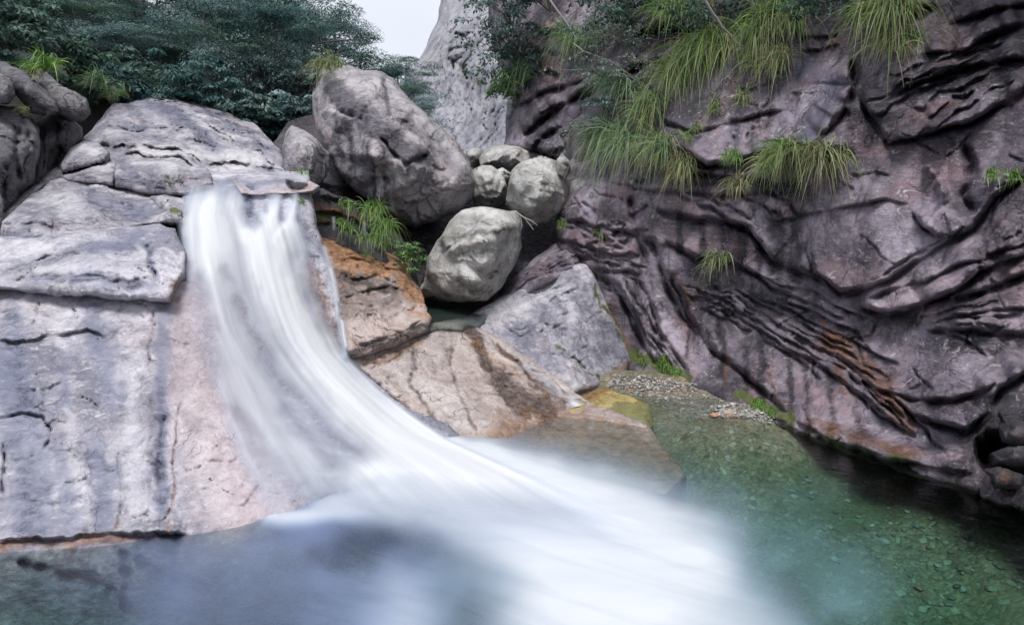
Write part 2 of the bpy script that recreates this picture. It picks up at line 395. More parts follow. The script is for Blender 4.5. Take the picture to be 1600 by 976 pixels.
def gravel_mat(name, scale=9.0, dim=1.0):
    t = NT(name); v = t.n("TexCoord").outputs["Object"]
    vv = t.n("VectorMath", {"operation": 'MULTIPLY'}, i0=v, i1=(1, 1, 0.3)).outputs[0]
    wv = t.n("VectorMath", {"operation": 'ADD'}, i0=vv, i1=t.n("VectorMath", {"operation": 'SCALE'}, i0=t.n("TexNoise", Vector=v, Scale=6.0).outputs["Color"], Scale=0.08).outputs[0]).outputs[0]
    vo = t.n("TexVoronoi", {"feature": 'SMOOTH_F1'}, Vector=wv, Scale=scale, Smoothness=.35); ve = t.n("TexVoronoi", {"feature": 'DISTANCE_TO_EDGE'}, Vector=wv, Scale=scale)
    hs = t.n("SeparateColor", Color=vo.outputs["Color"])
    c = t.mix(hs.outputs[0], c4([a * dim for a in (0.07, 0.062, 0.045)]), c4([a * dim for a in (0.40, 0.34, 0.24)]))
    c = t.mix(t.rng(hs.outputs[1], 0.75, 0.9), c, c4([a * dim for a in (0.28, 0.16, 0.10)]))
    c = t.mix(t.rng(hs.outputs[2], 0.88, 0.97), c, c4([a * dim for a in (0.55, 0.55, 0.5)]))
    v2 = t.n('TexVoronoi', Vector=wv, Scale=scale * 2.3); c = t.mix(0.5, c, t.mix(t.n('SeparateColor', Color=v2.outputs['Color']).outputs[0], (.07, .065, .05, 1), (.38, .33, .24, 1)))
    c = t.mix(t.rng(ve.outputs[0], 0.12, 0.0, 0, .25), c, (0.04, 0.045, 0.03, 1))
    c = t.mix(1.0, c, c4([dim] * 3), 'MULTIPLY')
    c = t.mix(t.rng(t.noise(v, 1.2, 4), 0.42, 0.66, 0.0, 0.6), c, (0.07, 0.085, 0.045, 1))
    bp = t.n("Bump", Height=t.rng(ve.outputs[0], 0.0, 0.25), Strength=0.4, Distance=0.02)
    p = t.n("BsdfPrincipled", Base_Color=c, Roughness=0.7, Normal=bp.outputs[0])
    t.t.links.new(p.outputs[0], t.out.inputs[0]); return t.m
M['gravel'] = gravel_mat("gravel_bed", 17.0, .9)
def stone_mat():
    t = NT("pebble_stone"); v = t.n("TexCoord").outputs["Object"]
    tone = t.n("Attribute", {"attribute_name": "tint"}).outputs["Color"]
    c = t.mix(t.rng(t.noise(v, 40, 4), 0.45, 0.7, 0, 0.5), tone, (0.10, 0.10, 0.10, 1))
    p = t.n("BsdfPrincipled", Base_Color=c, Roughness=0.65)
    t.t.links.new(p.outputs[0], t.out.inputs[0]); return t.m
M['stone'] = stone_mat()

# ------------------------------------------------------------------ rock builder
def bundle(A, B, n, jit=2.0, seed=0, **kw):
    """n lines fanned between two curves"""
    rg = random.Random(seed); out = []
    A = np.array(resample(A, 14)); B = np.array(resample(B, 14))
    for k in range(n):
        f = (k + rg.uniform(-0.25, 0.25)) / max(1, n - 1); C = A * (1 - f) + B * f
        s = rg.randint(0, 4); e = 14 - rg.randint(0, 4)
        C = C[s:e] + np.array([[rg.uniform(-jit, jit), rg.uniform(-jit, jit)] for _ in range(e - s)])
        out.append(dict(p=C.tolist(), **kw))
    return out
def resample(P, n):
    P = np.asarray(P, float); L = np.hypot(*(P[1:] - P[:-1]).T); c = np.concatenate([[0], np.cumsum(L)])
    t = np.linspace(0, c[-1], n)
    return np.stack([np.interp(t, c, P[:, 0]), np.interp(t, c, P[:, 1])], -1)
def rand_cracks(box, n, ang, length, seed, w=2.0, d=0.03, s=0.02, f=14, spread=15):
    rg = random.Random(seed); out = []
    for _ in range(n):
        x, y = rg.uniform(box[0], box[2]), rg.uniform(box[1], box[3]); a = R(ang + rg.gauss(0, spread)); pts = []
        L = length * rg.uniform(0.5, 1.5)
        for k in range(6):
            pts.append((x, y)); a += rg.gauss(0, 0.25); x += math.cos(a) * L / 5; y += math.sin(a) * L / 5
        if pts[0][0] > pts[-1][0]: pts.reverse()
        q = rg.uniform(0.5, 1.3)
        out.append(dict(p=pts, w=w * rg.uniform(.7, 1.3), d=d * q, s=s * q, f=f))
    return out
def K(*p, w=3.0, d=0.06, s=0.0, f=18.0, u=0.0):
    """a crack: width px, groove depth m, step m (side above the line stands proud), fall-off px, u undercuts the side below"""
    return dict(p=list(p), w=w, d=d, s=s, f=f, u=u)

ROCK_SURF = {}; GRIDS = {}
def rock(name, poly, ctrl, mat, step=3.0, cracks=(), edge=(14, 0.25), back=None, belly=None, noise=((0.9, 0.05), (0.22, 0.018), (0.07, 0.006)),
         facet=None, hull=None, chips=((.75, .055), (.24, .02)), jag=2.5, warp=4.0, marks=None, seed=1, strata=None, gain=1.35):
    rg = np.random.RandomState(seed)
    # ragged outline
    pl = []
    n = len(poly)
    for i in range(n):
        a, b = np.array(poly[i], float), np.array(poly[(i + 1) % n], float); k = max(1, int(np.hypot(*(b - a)) / 9))
        for j in range(k):
            pl.append(a + (b - a) * j / k)
    pl = np.array(pl)
    if jag:
        pl[:, 0] += jag * noise2(pl[:, 0], pl[:, 1], 22.0, seed, 3); pl[:, 1] += jag * noise2(pl[:, 0], pl[:, 1], 22.0, seed + 9, 3)
    x0, y0 = pl.min(0) - step; x1, y1 = pl.max(0) + step
    gx = np.arange(x0, x1 + step, step); gy = np.arange(y0, y1 + step, step)
    X, Y = np.meshgrid(gx, gy)
    ins = inside(X, Y, pl)
    e, _, _, nx, ny = polyline_dist(X, Y, np.vstack([pl, pl[:1]]))
    cell = ins[:-1, :-1] | ins[1:, :-1] | ins[:-1, 1:] | ins[1:, 1:]
    X = np.where(ins, X, nx); Y = np.where(ins, Y, ny); e = np.where(ins, e, 0)
    base = surf(ctrl); ROCK_SURF[name] = base
    D = base(X, Y)
    sc = D / F                                              # metres per px
    w, r = edge
    w = min(w, max(e.max() * 0.98, 1.0))
    tt = np.clip(1 - e / w, 0, 1); dome = np.sqrt(np.maximum(0, 1 - tt * tt))
    off = r * (1 - dome)
    wx = X + warp * noise2(X, Y, 26.0, seed + 3, 4); wy = Y + warp * noise2(X, Y, 26.0, seed + 5, 4)
    if facet is not None:
        nfc, amp, tilt = facet
        fx = rg.uniform(x0, x1, nfc); fy = rg.uniform(y0, y1, nfc); ga = rg.uniform(0, 2 * math.pi, nfc); gt = rg.uniform(0.2, 1, nfc) * tilt
        fh = rg.uniform(-1, 1, nfc) * amp
        span = math.sqrt((x1 - x0) * (y1 - y0) / nfc)
        best = np.full(X.shape, -1e9)
        for k in range(nfc):
            dx, dy = (wx - fx[k]) / span, (wy - fy[k]) / span
            best = np.maximum(best, fh[k] + amp * gt[k] * (np.cos(ga[k]) * dx + np.sin(ga[k]) * dy) - amp * .6 * np.hypot(dx, dy))
        off = off - (best - best[ins].mean()) * (0.3 + 0.7 * dome) * 1.8
    if hull is not None:                                     # flat break planes set round a dome
        nh, amp = hull; cx, cy = (x0 + x1) / 2, (y0 + y1) / 2; hw_, hh_ = (x1 - x0) / 2, (y1 - y0) / 2
        U, W = (wx - cx) / hw_, (wy - cy) / hh_; best = np.full(X.shape, 9.0)
        for k in range(nh):
            a_, q_ = k * 2.4 + rg.uniform(-.5, .5), math.sqrt((k + .6) / nh) * .86
            u0, v0 = q_ * math.cos(a_), q_ * math.sin(a_); z0 = math.sqrt(1 - q_ * q_)
            best = np.minimum(best, z0 * rg.uniform(.9, 1.05) - (u0 * (U - u0) + v0 * (W - v0)) / max(z0, .4))
        off = off - amp * (np.clip(best, -.6, 2) - .75)
    for c in cracks:
        P = np.asarray(c['p'], float)
        m = 3.5 * max(c['w'], c['f'] if (c['s'] or c.get('u')) else 0) + 6
        sel = (X > P[:, 0].min() - m) & (X < P[:, 0].max() + m) & (Y > P[:, 1].min() - m) & (Y < P[:, 1].max() + m)
        if not sel.any(): continue
        d, sd_, par, _, _ = polyline_dist(wx[sel], wy[sel], P)
        tp = ss(0, 0.13, par) * ss(0, 0.13, 1 - par)
        vary = 0.8 + 0.35 * np.sin(par * 11 + P[0, 0]) + 0.25 * np.sin(par * 29 + P[0, 1])
        up = 0.5 * (1 + np.tanh(sd_ * d / (0.55 * step)))
        o = c['d'] * (.5 * np.exp(-(d / c['w']) ** 2) + .75 * np.exp(-d / (.55 * c['w'])))
        if c['s']: o = o - up * c['s'] * np.exp(-d / c['f'])
        if c.get('u'): o = o + (1 - up) * c['u'] * np.exp(-d / c['f'])
        off[sel] += o * tp * np.clip(vary, .15, 1.5) * gain
    if strata is not None:                                   # bedding planes that bend with the layer lines
        ang, wl, amp = strata
        a = R(ang); q = (-math.sin(a) * wx + math.cos(a) * wy) / wl + 0.9 * noise2(X, Y, 120.0, seed + 31, 2)
        fr = q - np.floor(q); off = off + amp * (ss(0, 0.8, fr) - ss(0.8, 1.0, fr)) * (0.4 + 0.6 * np.clip(noise2(X, Y, 60, seed + 33, 2) + 0.5, 0, 1))
    Pb0 = unproj(X, Y, D + r * (1 - dome)); D = D + off
    P = unproj(X, Y, D)
    GRIDS[name] = (x0, y0, step, D, ins)
    du = np.gradient(Pb0, axis=1); dv = np.gradient(Pb0, axis=0)
    N = np.cross(du, dv); N /= np.linalg.norm(N, axis=-1, keepdims=True) + 1e-9
    N = np.where((N[..., 1:2] > 0), -N, N)
    disp = 0
    for (ns, na) in noise:
        disp = disp + na * (0.6 * fbm(P / ns, 3, seed + 40) + 0.55 * (ridged(P / ns * 0.8 + 5, 2, seed + 50) - 0.6))
    for j, (ns, na) in enumerate(chips):
        wp = P / ns; wp = wp + .25 * np.stack([vnoise(wp * 1.3, seed + 60 + j), vnoise(wp * 1.3, seed + 63 + j), vnoise(wp * 1.3, seed + 66 + j)], -1)
        disp = disp + na * (0.35 - chip(wp, seed + 80 + j) * (1 if j % 2 == 0 else -1)) * 1.6
    P = P + N * (disp * (0.25 + 0.75 * np.clip(e / 8, 0, 1)))[..., None]
    # mesh
    used = np.zeros(X.shape, bool)
    used[:-1, :-1] |= cell; used[1:, :-1] |= cell; used[:-1, 1:] |= cell; used[1:, 1:] |= cell
    idx = np.full(X.shape, -1); idx[used] = np.arange(used.sum())
    a_, b_, c_, d_ = idx[:-1, :-1][cell], idx[1:, :-1][cell], idx[1:, 1:][cell], idx[:-1, 1:][cell]
    faces = np.stack([a_, b_, c_, d_], -1)
    V = P[used]
    mask = np.zeros(X.shape + (4,), np.float32)
    mask2 = np.zeros(X.shape + (4,), np.float32)
    for ch, strokes in (marks or {}).items():
        k = 'RGBAPU'.index(ch); mt = mask if k < 4 else mask2; k = k % 4
        for (pts, wd_, amt) in strokes:
            if len(pts) == 1: pts = [pts[0], (pts[0][0] + 0.1, pts[0][1])]
            d, _, par, _, _ = polyline_dist(X + 1.2 * (wx - X), Y + 1.2 * (wy - Y), pts)
            mt[..., k] = np.maximum(mt[..., k], amt * np.exp(-(d / wd_) ** 2))
    mk = mask[used]; mk2 = mask2[used]
    # boundary
    ed = {}
    for i in range(4):
        for p_, q_ in zip(faces[:, i], faces[:, (i + 1) % 4]):
            if (q_, p_) in ed: del ed[(q_, p_)]
            else: ed[(p_, q_)] = 1
    nv = len(V)
    bidx = sorted({p for pq in ed for p in pq}); bmap = {b: nv + i for i, b in enumerate(bidx)}
    if belly is not None:                                    # closed stone: a rounded back half
        Db = base(X, Y) + r + belly * dome
        Pb = unproj(X, Y, Db); Pb = Pb + 0.05 * fbm(Pb / 0.5, 3, seed + 70)[..., None]
        inner = used & (e > 0)
        idb = idx.copy(); idb[inner] = nv + np.arange(inner.sum())
        V = np.vstack([V, Pb[inner]]); mk = np.vstack([mk, mk[idx[inner]]]); mk2 = np.vstack([mk2, mk2[idx[inner]]])
        fb = np.stack([idb[:-1, :-1][cell], idb[:-1, 1:][cell], idb[1:, 1:][cell], idb[1:, :-1][cell]], -1)
        faces = np.vstack([faces, fb])
    else:                                                    # bedrock: sides run back into the hill
        bk = back if back is not None else 1.2
        vb = V[bidx]; dr = vb - np.array([0, 0, CAM_H]); dr /= np.linalg.norm(dr, axis=1, keepdims=True)
        dr[:, 2] -= 0.12
        V = np.vstack([V, vb + dr * bk]); mk = np.vstack([mk, mk[bidx]]); mk2 = np.vstack([mk2, mk2[bidx]])
        fb = np.array([[q, p, bmap[p], bmap[q]] for (p, q) in ed]); faces = np.vstack([faces, fb])
    return mesh_obj(name, V, faces, mat, attrs={"mask": mk, "mask2": mk2})

# ------------------------------------------------------------------ the setting: ground, pool bed, hillside, mountain
def grid_obj(name, xs, ys, zf, mat, attrs=None, kind='structure'):
    X, Y = np.meshgrid(xs, ys); Z = zf(X, Y); nx, ny = len(xs), len(ys)
    V = np.stack([X, Y, Z], -1).reshape(-1, 3)
    i = np.arange(nx * ny).reshape(ny, nx)
    f = np.stack([i[:-1, :-1], i[:-1, 1:], i[1:, 1:], i[1:, :-1]], -1).reshape(-1, 4)
    o = mesh_obj(name, V, f, mat, attrs=attrs(X, Y, Z) if attrs else None, origin=(0, 0, 0))
    o["kind"] = kind; return o, V, f

def zground(X, Y):
    z = -1.9 + 2.3 * ss(10.9, 12.4, Y) + 2.6 * ss(11.6, 15.5, Y) + 2.0 * ss(15, 40, Y)
    return z + 0.15 * fbm(np.stack([X, Y, 0 * X], -1) / 1.7, 3, 5)
gxs = np.concatenate([np.linspace(-300, -14, 16), np.linspace(-13, 13, 105), np.linspace(14, 300, 16)])
gys = np.concatenate([np.linspace(-60, 0, 10), np.linspace(0.3, 20, 90), np.linspace(21, 60, 20), np.linspace(70, 400, 12)])
grid_obj("ground", gxs, gys, zground, M['wet_shade'])  # dark colour stands in for the shade in gaps between the boulders

def zhill(X, Y):
    z = 3.4 + 0.30 * (Y - 15) + 0.30 * np.maximum(0, -X - 3.6 - 0.12 * (Y - 15))
    z = z - 2.2 * np.maximum(0, X + 0.24 * Y) - 3 * np.maximum(0, 14.4 - Y + 0.15 * np.minimum(0, X + 6)) 
    z = np.minimum(z, 30) - 0.4 * np.maximum(0, Y - 36)
    return z + 0.3 * fbm(np.stack([X, Y, 0 * X], -1) / 2.5, 3, 8)
grid_obj("hillside", np.linspace(-60, 1, 120), np.linspace(11.5, 48, 90), zhill, M['soil'])

bedc = [(1000, 600, .04), (1080, 598, .05), (960, 597, .03), (1200, 650, .03), (1150, 640, .0), (1050, 650, -.10), (1100, 680, -.14), (1300, 720, -.28), (1200, 760, -.42),
        (1450, 790, -.38), (1000, 640, -.10), (1500, 976, -.75), (1590, 900, -.5), (1200, 976, -.95), (900, 900, -1.1), (600, 900, -1.0), (300, 976, -1.0), (0, 976, -.9), (1590, 800, -.25), (900, 640, -.2), (800, 720, -.7), (1150, 880, -.8)]
bp_, bv_ = [], []
for (px, py, z) in bedc:
    w = unproj(px, py, YZ(px, py, z)); bp_.append(w[:2]); bv_.append(z)
btps = TPS(bp_, bv_, 5e-3)
def zbed(X, Y):
    z = np.clip(btps(X, Y), -1.4, 0.07)
    z = z - 1.0 * ss(9.9, 10.5, Y)
    return z + 0.025 * fbm(np.stack([X, Y, 0 * X], -1) / 0.35, 3, 3)
grid_obj("pool_bed", np.linspace(-8, 8, 190), np.linspace(-2, 10.6, 170), zbed, M['gravel'])

o = rock("mountain", [(632, 100), (652, 92), (668, 60), (684, 25), (690, -30), (720, -90), (900, -120), (960, 100), (940, 320), (640, 330), (628, 200)],
     [(640, 300, 62), (650, 100, 74), (700, -60, 92), (760, 150, 70), (780, -60, 84), (900, 300, 58), (900, -100, 78), (720, 240, 64)], M['mount'], step=2.5, edge=(26, 7), back=40,
     cracks=bundle([(690, -20), (672, 60), (655, 160), (650, 250)], [(900, -40), (850, 60), (820, 160), (800, 260)], 15, 5, 3, w=1.6, d=.5, s=.45, f=8)
     + bundle([(720, -60), (700, 60), (690, 160), (670, 250)], [(860, -40), (800, 100), (780, 200), (760, 280)], 11, 9, 8, w=1.4, d=.6, s=.5, f=6)
     + [K((735, 70), (710, 75), (700, 90), w=2.5, d=1.2, s=1.0), K((700, 45), (725, 62), (735, 50), w=2, d=.8, s=.6)],
     noise=((16, .3), (4, .06)), chips=(), jag=4, seed=77,
     marks={'G': [([(735, 60), (728, 120)], 3, .8), ([(700, 92), (720, 80)], 3, .7), ([(690, 60), (660, 110)], 4, .5)],
            'B': [([(770, 150), (760, 230)], 3, .7), ([(740, 100), (720, 200)], 3, .5)], 'A': [([(760, 60), (730, 200)], 14, .6)]})
tag(o, "steep pale grey mountain wall with slanting streaks behind the boulders", kind='structure')

# ------------------------------------------------------------------ bedrock on the waterfall's side
SLAB_CTRL = [(-60, 450, 6.25), (100, 460, 6.35), (280, 465, 6.5), (290, 400, 7.3), (292, 345, 8.2), (298, 300, 8.8), (300, 287, 9.05), (300, 272, 9.7), (380, 300, 8.95), (385, 345, 8.5), (465, 300, 9.1), (465, 286, 9.4), (465, 272, 9.9),
             (470, 380, 8.5), (500, 460, 8.05), (540, 560, 7.45), (400, 480, 7.2), (-60, 868, 'z', 0), (120, 856, 'z', 0), (300, 836, 'z', 0), (430, 806, 'z', 0), (580, 752, 'z', 0), (720, 693, 'z', 0),
             (0, 990, 'z', -.42), (300, 990, 'z', -.5), (600, 930, 'z', -.7), (745, 750, 'z', -.4), (150, 650, 5.35), (300, 650, 5.55), (600, 660, 6.75), (440, 640, 6.25)]
o = rock("rock_slab", [(-420, 430), (60, 446), (290, 440), (288, 380), (278, 340), (285, 300), (296, 270), (480, 268), (490, 320), (500, 360), (530, 470), (545, 560), (600, 600), (700, 662), (750, 700), (770, 770), (700, 1010), (-420, 1010)],
     SLAB_CTRL, M['slab'], step=2.5, edge=(10, .15), seed=3, noise=((1.0, .03), (.3, .012), (.08, .005)), chips=((.8, .02), (.2, .008)),
     cracks=[K((-20, 536), (45, 535), (70, 530), (105, 525), (135, 518), (160, 522), (175, 533), w=2.2, d=.06, s=.03, u=.02),
             K((243, 474), (242, 490), (240, 505), (236, 540), (234, 580), w=1.8, d=.05, s=.02), K((185, 471), (215, 473), (233, 478), w=2, d=.06, s=.03),
             K((-10, 655), (25, 650), (45, 650), (70, 656), (83, 672), (79, 692), (68, 712), w=2.4, d=.07, s=.04, f=25), K((4, 690), (6, 730), (5, 775), w=2.2, d=.06),
             K((55, 560), (62, 600), (45, 640), w=2, d=.03, s=.05, f=30), K((110, 470), (118, 500), (122, 525), w=1.5, d=.03), K((136, 480), (134, 516), w=1.3, d=.03),
             K((62, 470), (58, 500), (48, 515), w=1.5, d=.03), K((256, 533), (280, 534), (300, 538), w=1.5, d=.02),
             K((286, 622), (281, 660), (275, 700), (272, 745), (267, 790), (262, 820), w=1.5, d=.035), K((187, 690), (190, 770), (183, 830), w=1.6, d=.025),
             K((235, 600), (228, 700), (233, 790), w=8, d=-.02, s=0), K((258, 640), (255, 700), (250, 790), w=10, d=.045),
             K((-20, 848), (50, 843), (110, 838), (180, 832), (240, 828), (300, 836), w=3.5, d=.06, s=.10, f=10),
             K((240, 828), (262, 830), (285, 838), w=2, d=.06, s=.05), K((215, 815), (235, 790), w=1.2, d=.02), K((290, 735), (320, 728), w=1.4, d=.03), K((120, 626), (145, 630), (160, 640), w=1.4, d=.03),
             K((180, 850), (200, 880), (195, 960), w=6, d=.08), K((200, 870), (260, 900), (330, 930), w=8, d=.08), K((20, 880), (140, 905), (190, 930), w=7, d=.09)]
            + rand_cracks((300, 690, 420, 810), 9, -8, 45, 4, 1.3, .02, .02, 8) + rand_cracks((10, 480, 240, 830), 16, 8, 40, 5, 1.4, .02, .02, 9, 25)
            + bundle([(450, 390), (500, 500), (535, 550)], [(520, 390), (540, 480), (545, 560)], 7, 4, 9, w=2.5, d=.03, s=.03, f=7),
     marks={'R': [([(0, 852), (100, 846), (200, 838)], 11, .95), ([(200, 836), (300, 840)], 7, .7), ([(275, 700), (268, 790), (265, 830)], 5, .8), ([(280, 640), (275, 700)], 2.2, .9), ([(275, 465), (262, 468)], 6, .9), ([(183, 800), (182, 836)], 3, .8),
                  ([(480, 420), (530, 560)], 18, 1.0)],
            'B': [([(462, 400), (478, 397), (496, 404)], 5, 1.3), ([(470, 440), (505, 500), (530, 550)], 12, 1.25), ([(20, 545), (40, 620), (20, 640)], 22, .62), ([(10, 480), (20, 520)], 20, .5), ([(20, 700), (60, 780), (40, 830)], 30, .55), ([(130, 700), (160, 770), (140, 820)], 22, .45), ([(152, 705), (170, 730)], 12, .5),
                  ([(252, 600), (252, 700), (252, 790)], 13, .62), ([(236, 618), (240, 650)], 10, .5), ([(110, 560), (140, 620)], 20, .4), ([(450, 440), (500, 540), (530, 560)], 16, .85), ([(520, 500), (535, 550)], 10, .8), ([(455, 395), (480, 402)], 5, .9),
                  ([(-60, 930), (150, 940), (420, 960)], 75, 1.1), ([(388, 300), (392, 335)], 10, 1.0), ([(150, 480), (175, 520)], 16, .35), ([(220, 860), (330, 900), (420, 980)], 30, .5)],
            'P': [([(310, 480), (335, 650), (390, 800)], 85, .95), ([(455, 400), (520, 540)], 20, .6)],
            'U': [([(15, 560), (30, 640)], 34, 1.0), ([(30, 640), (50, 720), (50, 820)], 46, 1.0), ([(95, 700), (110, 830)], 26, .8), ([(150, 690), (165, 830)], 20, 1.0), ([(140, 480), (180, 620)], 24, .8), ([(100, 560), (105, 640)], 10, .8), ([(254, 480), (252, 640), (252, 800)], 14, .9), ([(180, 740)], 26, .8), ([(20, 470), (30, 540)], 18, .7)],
            'A': [([(215, 560), (205, 680), (205, 800)], 20, .55), ([(110, 640), (120, 760)], 20, .5), ([(300, 640), (340, 780)], 30, .35), ([(90, 480), (100, 540)], 16, .5), ([(200, 560), (170, 640)], 20, .4)]})
tag(o, "broad pale granite slab sloping into the pool, with the waterfall running down its right half", "rock slab")

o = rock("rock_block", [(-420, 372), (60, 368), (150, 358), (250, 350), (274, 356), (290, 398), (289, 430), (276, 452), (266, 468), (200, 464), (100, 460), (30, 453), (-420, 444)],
     [(-60, 440, 6.0), (30, 448, 6.1), (266, 462, 6.2), (287, 425, 6.6), (140, 410, 6.45), (0, 385, 6.95), (150, 360, 7.15), (275, 358, 7.5), (100, 455, 6.12)], M['slab'], step=2.2, edge=(9, .16), seed=4, back=1.5,
     cracks=[K((-30, 412), (5, 426), (30, 422), (60, 408), (95, 404), (120, 400), (142, 411), w=2.5, d=.06, s=-.03, u=.02), K((115, 400), (140, 408), w=2, d=.03), K((225, 375), (240, 400), (245, 450), w=7, d=.06),
             K((180, 440), (188, 455), w=1.5, d=.04), K((0, 445), (60, 436), (150, 440), (240, 445), w=5, d=.03, s=.03)] + rand_cracks((10, 390, 270, 460), 16, 4, 50, 14, 1.5, .02, .02, 8)
     + bundle([(80, 438), (160, 428), (250, 440)], [(60, 455), (160, 455), (255, 458)], 4, 2, 2, w=1.5, d=.02, s=.025, f=5),
     noise=((.8, .04), (.22, .014), (.06, .006)), chips=((.6, .04), (.2, .014)),
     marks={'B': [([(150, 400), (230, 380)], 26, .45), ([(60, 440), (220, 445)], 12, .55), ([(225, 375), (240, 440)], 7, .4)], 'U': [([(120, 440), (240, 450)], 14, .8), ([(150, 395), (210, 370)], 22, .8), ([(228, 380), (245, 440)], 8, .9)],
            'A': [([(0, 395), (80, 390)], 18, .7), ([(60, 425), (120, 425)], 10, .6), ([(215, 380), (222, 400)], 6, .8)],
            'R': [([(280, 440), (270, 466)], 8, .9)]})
tag(o, "wide overhanging granite block lying just above the lower slab, left of the waterfall", "rock block")

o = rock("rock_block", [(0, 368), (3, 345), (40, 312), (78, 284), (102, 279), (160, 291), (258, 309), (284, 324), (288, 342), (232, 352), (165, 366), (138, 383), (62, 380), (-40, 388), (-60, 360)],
     [(5, 352, 7.3), (5, 380, 7.25), (130, 368, 7.25), (130, 380, 7.22), (60, 352, 7.3), (280, 340, 8.0), (100, 284, 9.2), (250, 312, 8.9), (60, 310, 8.4), (-40, 380, 7.3), (180, 330, 8.2)], M['upper'], step=2.2, edge=(8, .14), seed=5, back=1.2,
     cracks=[K((-10, 349), (30, 350), (60, 352), (100, 358), (140, 369), w=2.0, d=.03, s=.0, u=.06, f=10), K((60, 341), (120, 348), (160, 352), w=1.2, d=.025, s=.02), K((140, 300), (170, 312), (205, 325), (225, 340), w=2, d=.04, s=.03), K((55, 330), (75, 300), (80, 285), w=1.2, d=.02),
             K((70, 322), (115, 327), w=1.2, d=.03, s=.02, f=6), K((178, 313), (175, 345), w=1.2, d=.02), K((48, 355), (46, 380), w=2, d=.04), K((100, 283), (160, 298), (235, 312), w=1.6, d=.04, s=.03)] + rand_cracks((20, 290, 260, 350), 12, 8, 45, 24, 1.3, .02, .02, 6),
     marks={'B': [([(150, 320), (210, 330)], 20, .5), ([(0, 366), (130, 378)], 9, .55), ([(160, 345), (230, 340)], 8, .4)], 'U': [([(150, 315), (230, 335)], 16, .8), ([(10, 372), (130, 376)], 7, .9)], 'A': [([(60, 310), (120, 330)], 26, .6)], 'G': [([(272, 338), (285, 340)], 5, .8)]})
tag(o, "flat topped pale block with a dark front edge, left of the waterfall's lip", "rock block")

DOME_GAIN = 2.4
o = rock("rock_dome", [(92, 265), (110, 235), (140, 205), (175, 168), (215, 155), (255, 148), (300, 156), (345, 172), (395, 194), (432, 226), (448, 255), (456, 282), (400, 284), (330, 290), (260, 305), (170, 300), (95, 285)],
     [(100, 265, 9.7), (180, 285, 9.35), (300, 285, 9.3), (445, 278, 9.9), (170, 172, 13.2), (250, 154, 14.6), (350, 176, 14.4), (430, 230, 12.2), (250, 215, 11.3), (340, 240, 11.0), (140, 215, 11.4)], M['upper'], step=2.0, edge=(22, .6), seed=6, back=2,
     cracks=[K((155, 200), (195, 203), (235, 208), (280, 205), w=1.8, d=.06, s=.05), K((185, 232), (240, 232), (280, 240), (315, 258), (352, 262), w=2.5, d=.10, s=.09, f=14), K((180, 196), (172, 180), (178, 172), w=2, d=.08), K((188, 245), (240, 246), (285, 255), (330, 274), w=2, d=.08, s=.10, f=12),
             K((245, 165), (280, 205), (310, 228), (350, 235), w=1.8, d=.06, s=.05), K((300, 170), (340, 205), (400, 245), (440, 262), w=1.8, d=.06, s=.06), K((205, 175), (220, 205), w=1.6, d=.05), K((150, 222), (180, 236), (200, 225), w=3, d=.09, s=.06), K((330, 262), (380, 258), (430, 270), w=2, d=.07, s=.1, f=14),
             K((270, 160), (330, 180), (390, 215), (430, 250), w=1.2, d=.04, s=.05), K((160, 165), (220, 158), (300, 163), (390, 198), w=1.5, d=.05, s=.12, f=8)]
            + bundle([(180, 180), (260, 215), (330, 250)], [(330, 175), (390, 215), (440, 262)], 9, 5, 3, w=1.5, d=.035, s=.035, f=7) + rand_cracks((120, 180, 400, 280), 14, 18, 50, 31, 1.3, .03, .03, 7), gain=DOME_GAIN,
     noise=((1.4, .10), (.4, .035), (.12, .012)),
     marks={'B': [([(240, 165), (300, 195), (330, 225)], 16, .65), ([(200, 165), (230, 200)], 10, .6), ([(165, 220), (190, 240)], 12, .5), ([(330, 180), (400, 220)], 9, .5), ([(300, 255), (350, 262)], 8, .5), ([(400, 265), (440, 272)], 10, .6), ([(290, 160), (420, 215)], 5, .8)],
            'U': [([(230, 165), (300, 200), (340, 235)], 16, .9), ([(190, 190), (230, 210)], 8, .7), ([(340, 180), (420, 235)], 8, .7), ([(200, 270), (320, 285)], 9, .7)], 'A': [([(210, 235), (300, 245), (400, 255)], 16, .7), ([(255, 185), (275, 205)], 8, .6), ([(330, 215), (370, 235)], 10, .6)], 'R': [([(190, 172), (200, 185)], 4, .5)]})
tag(o, "long bleached rock dome rising behind the waterfall's lip towards the forest", "rock dome")

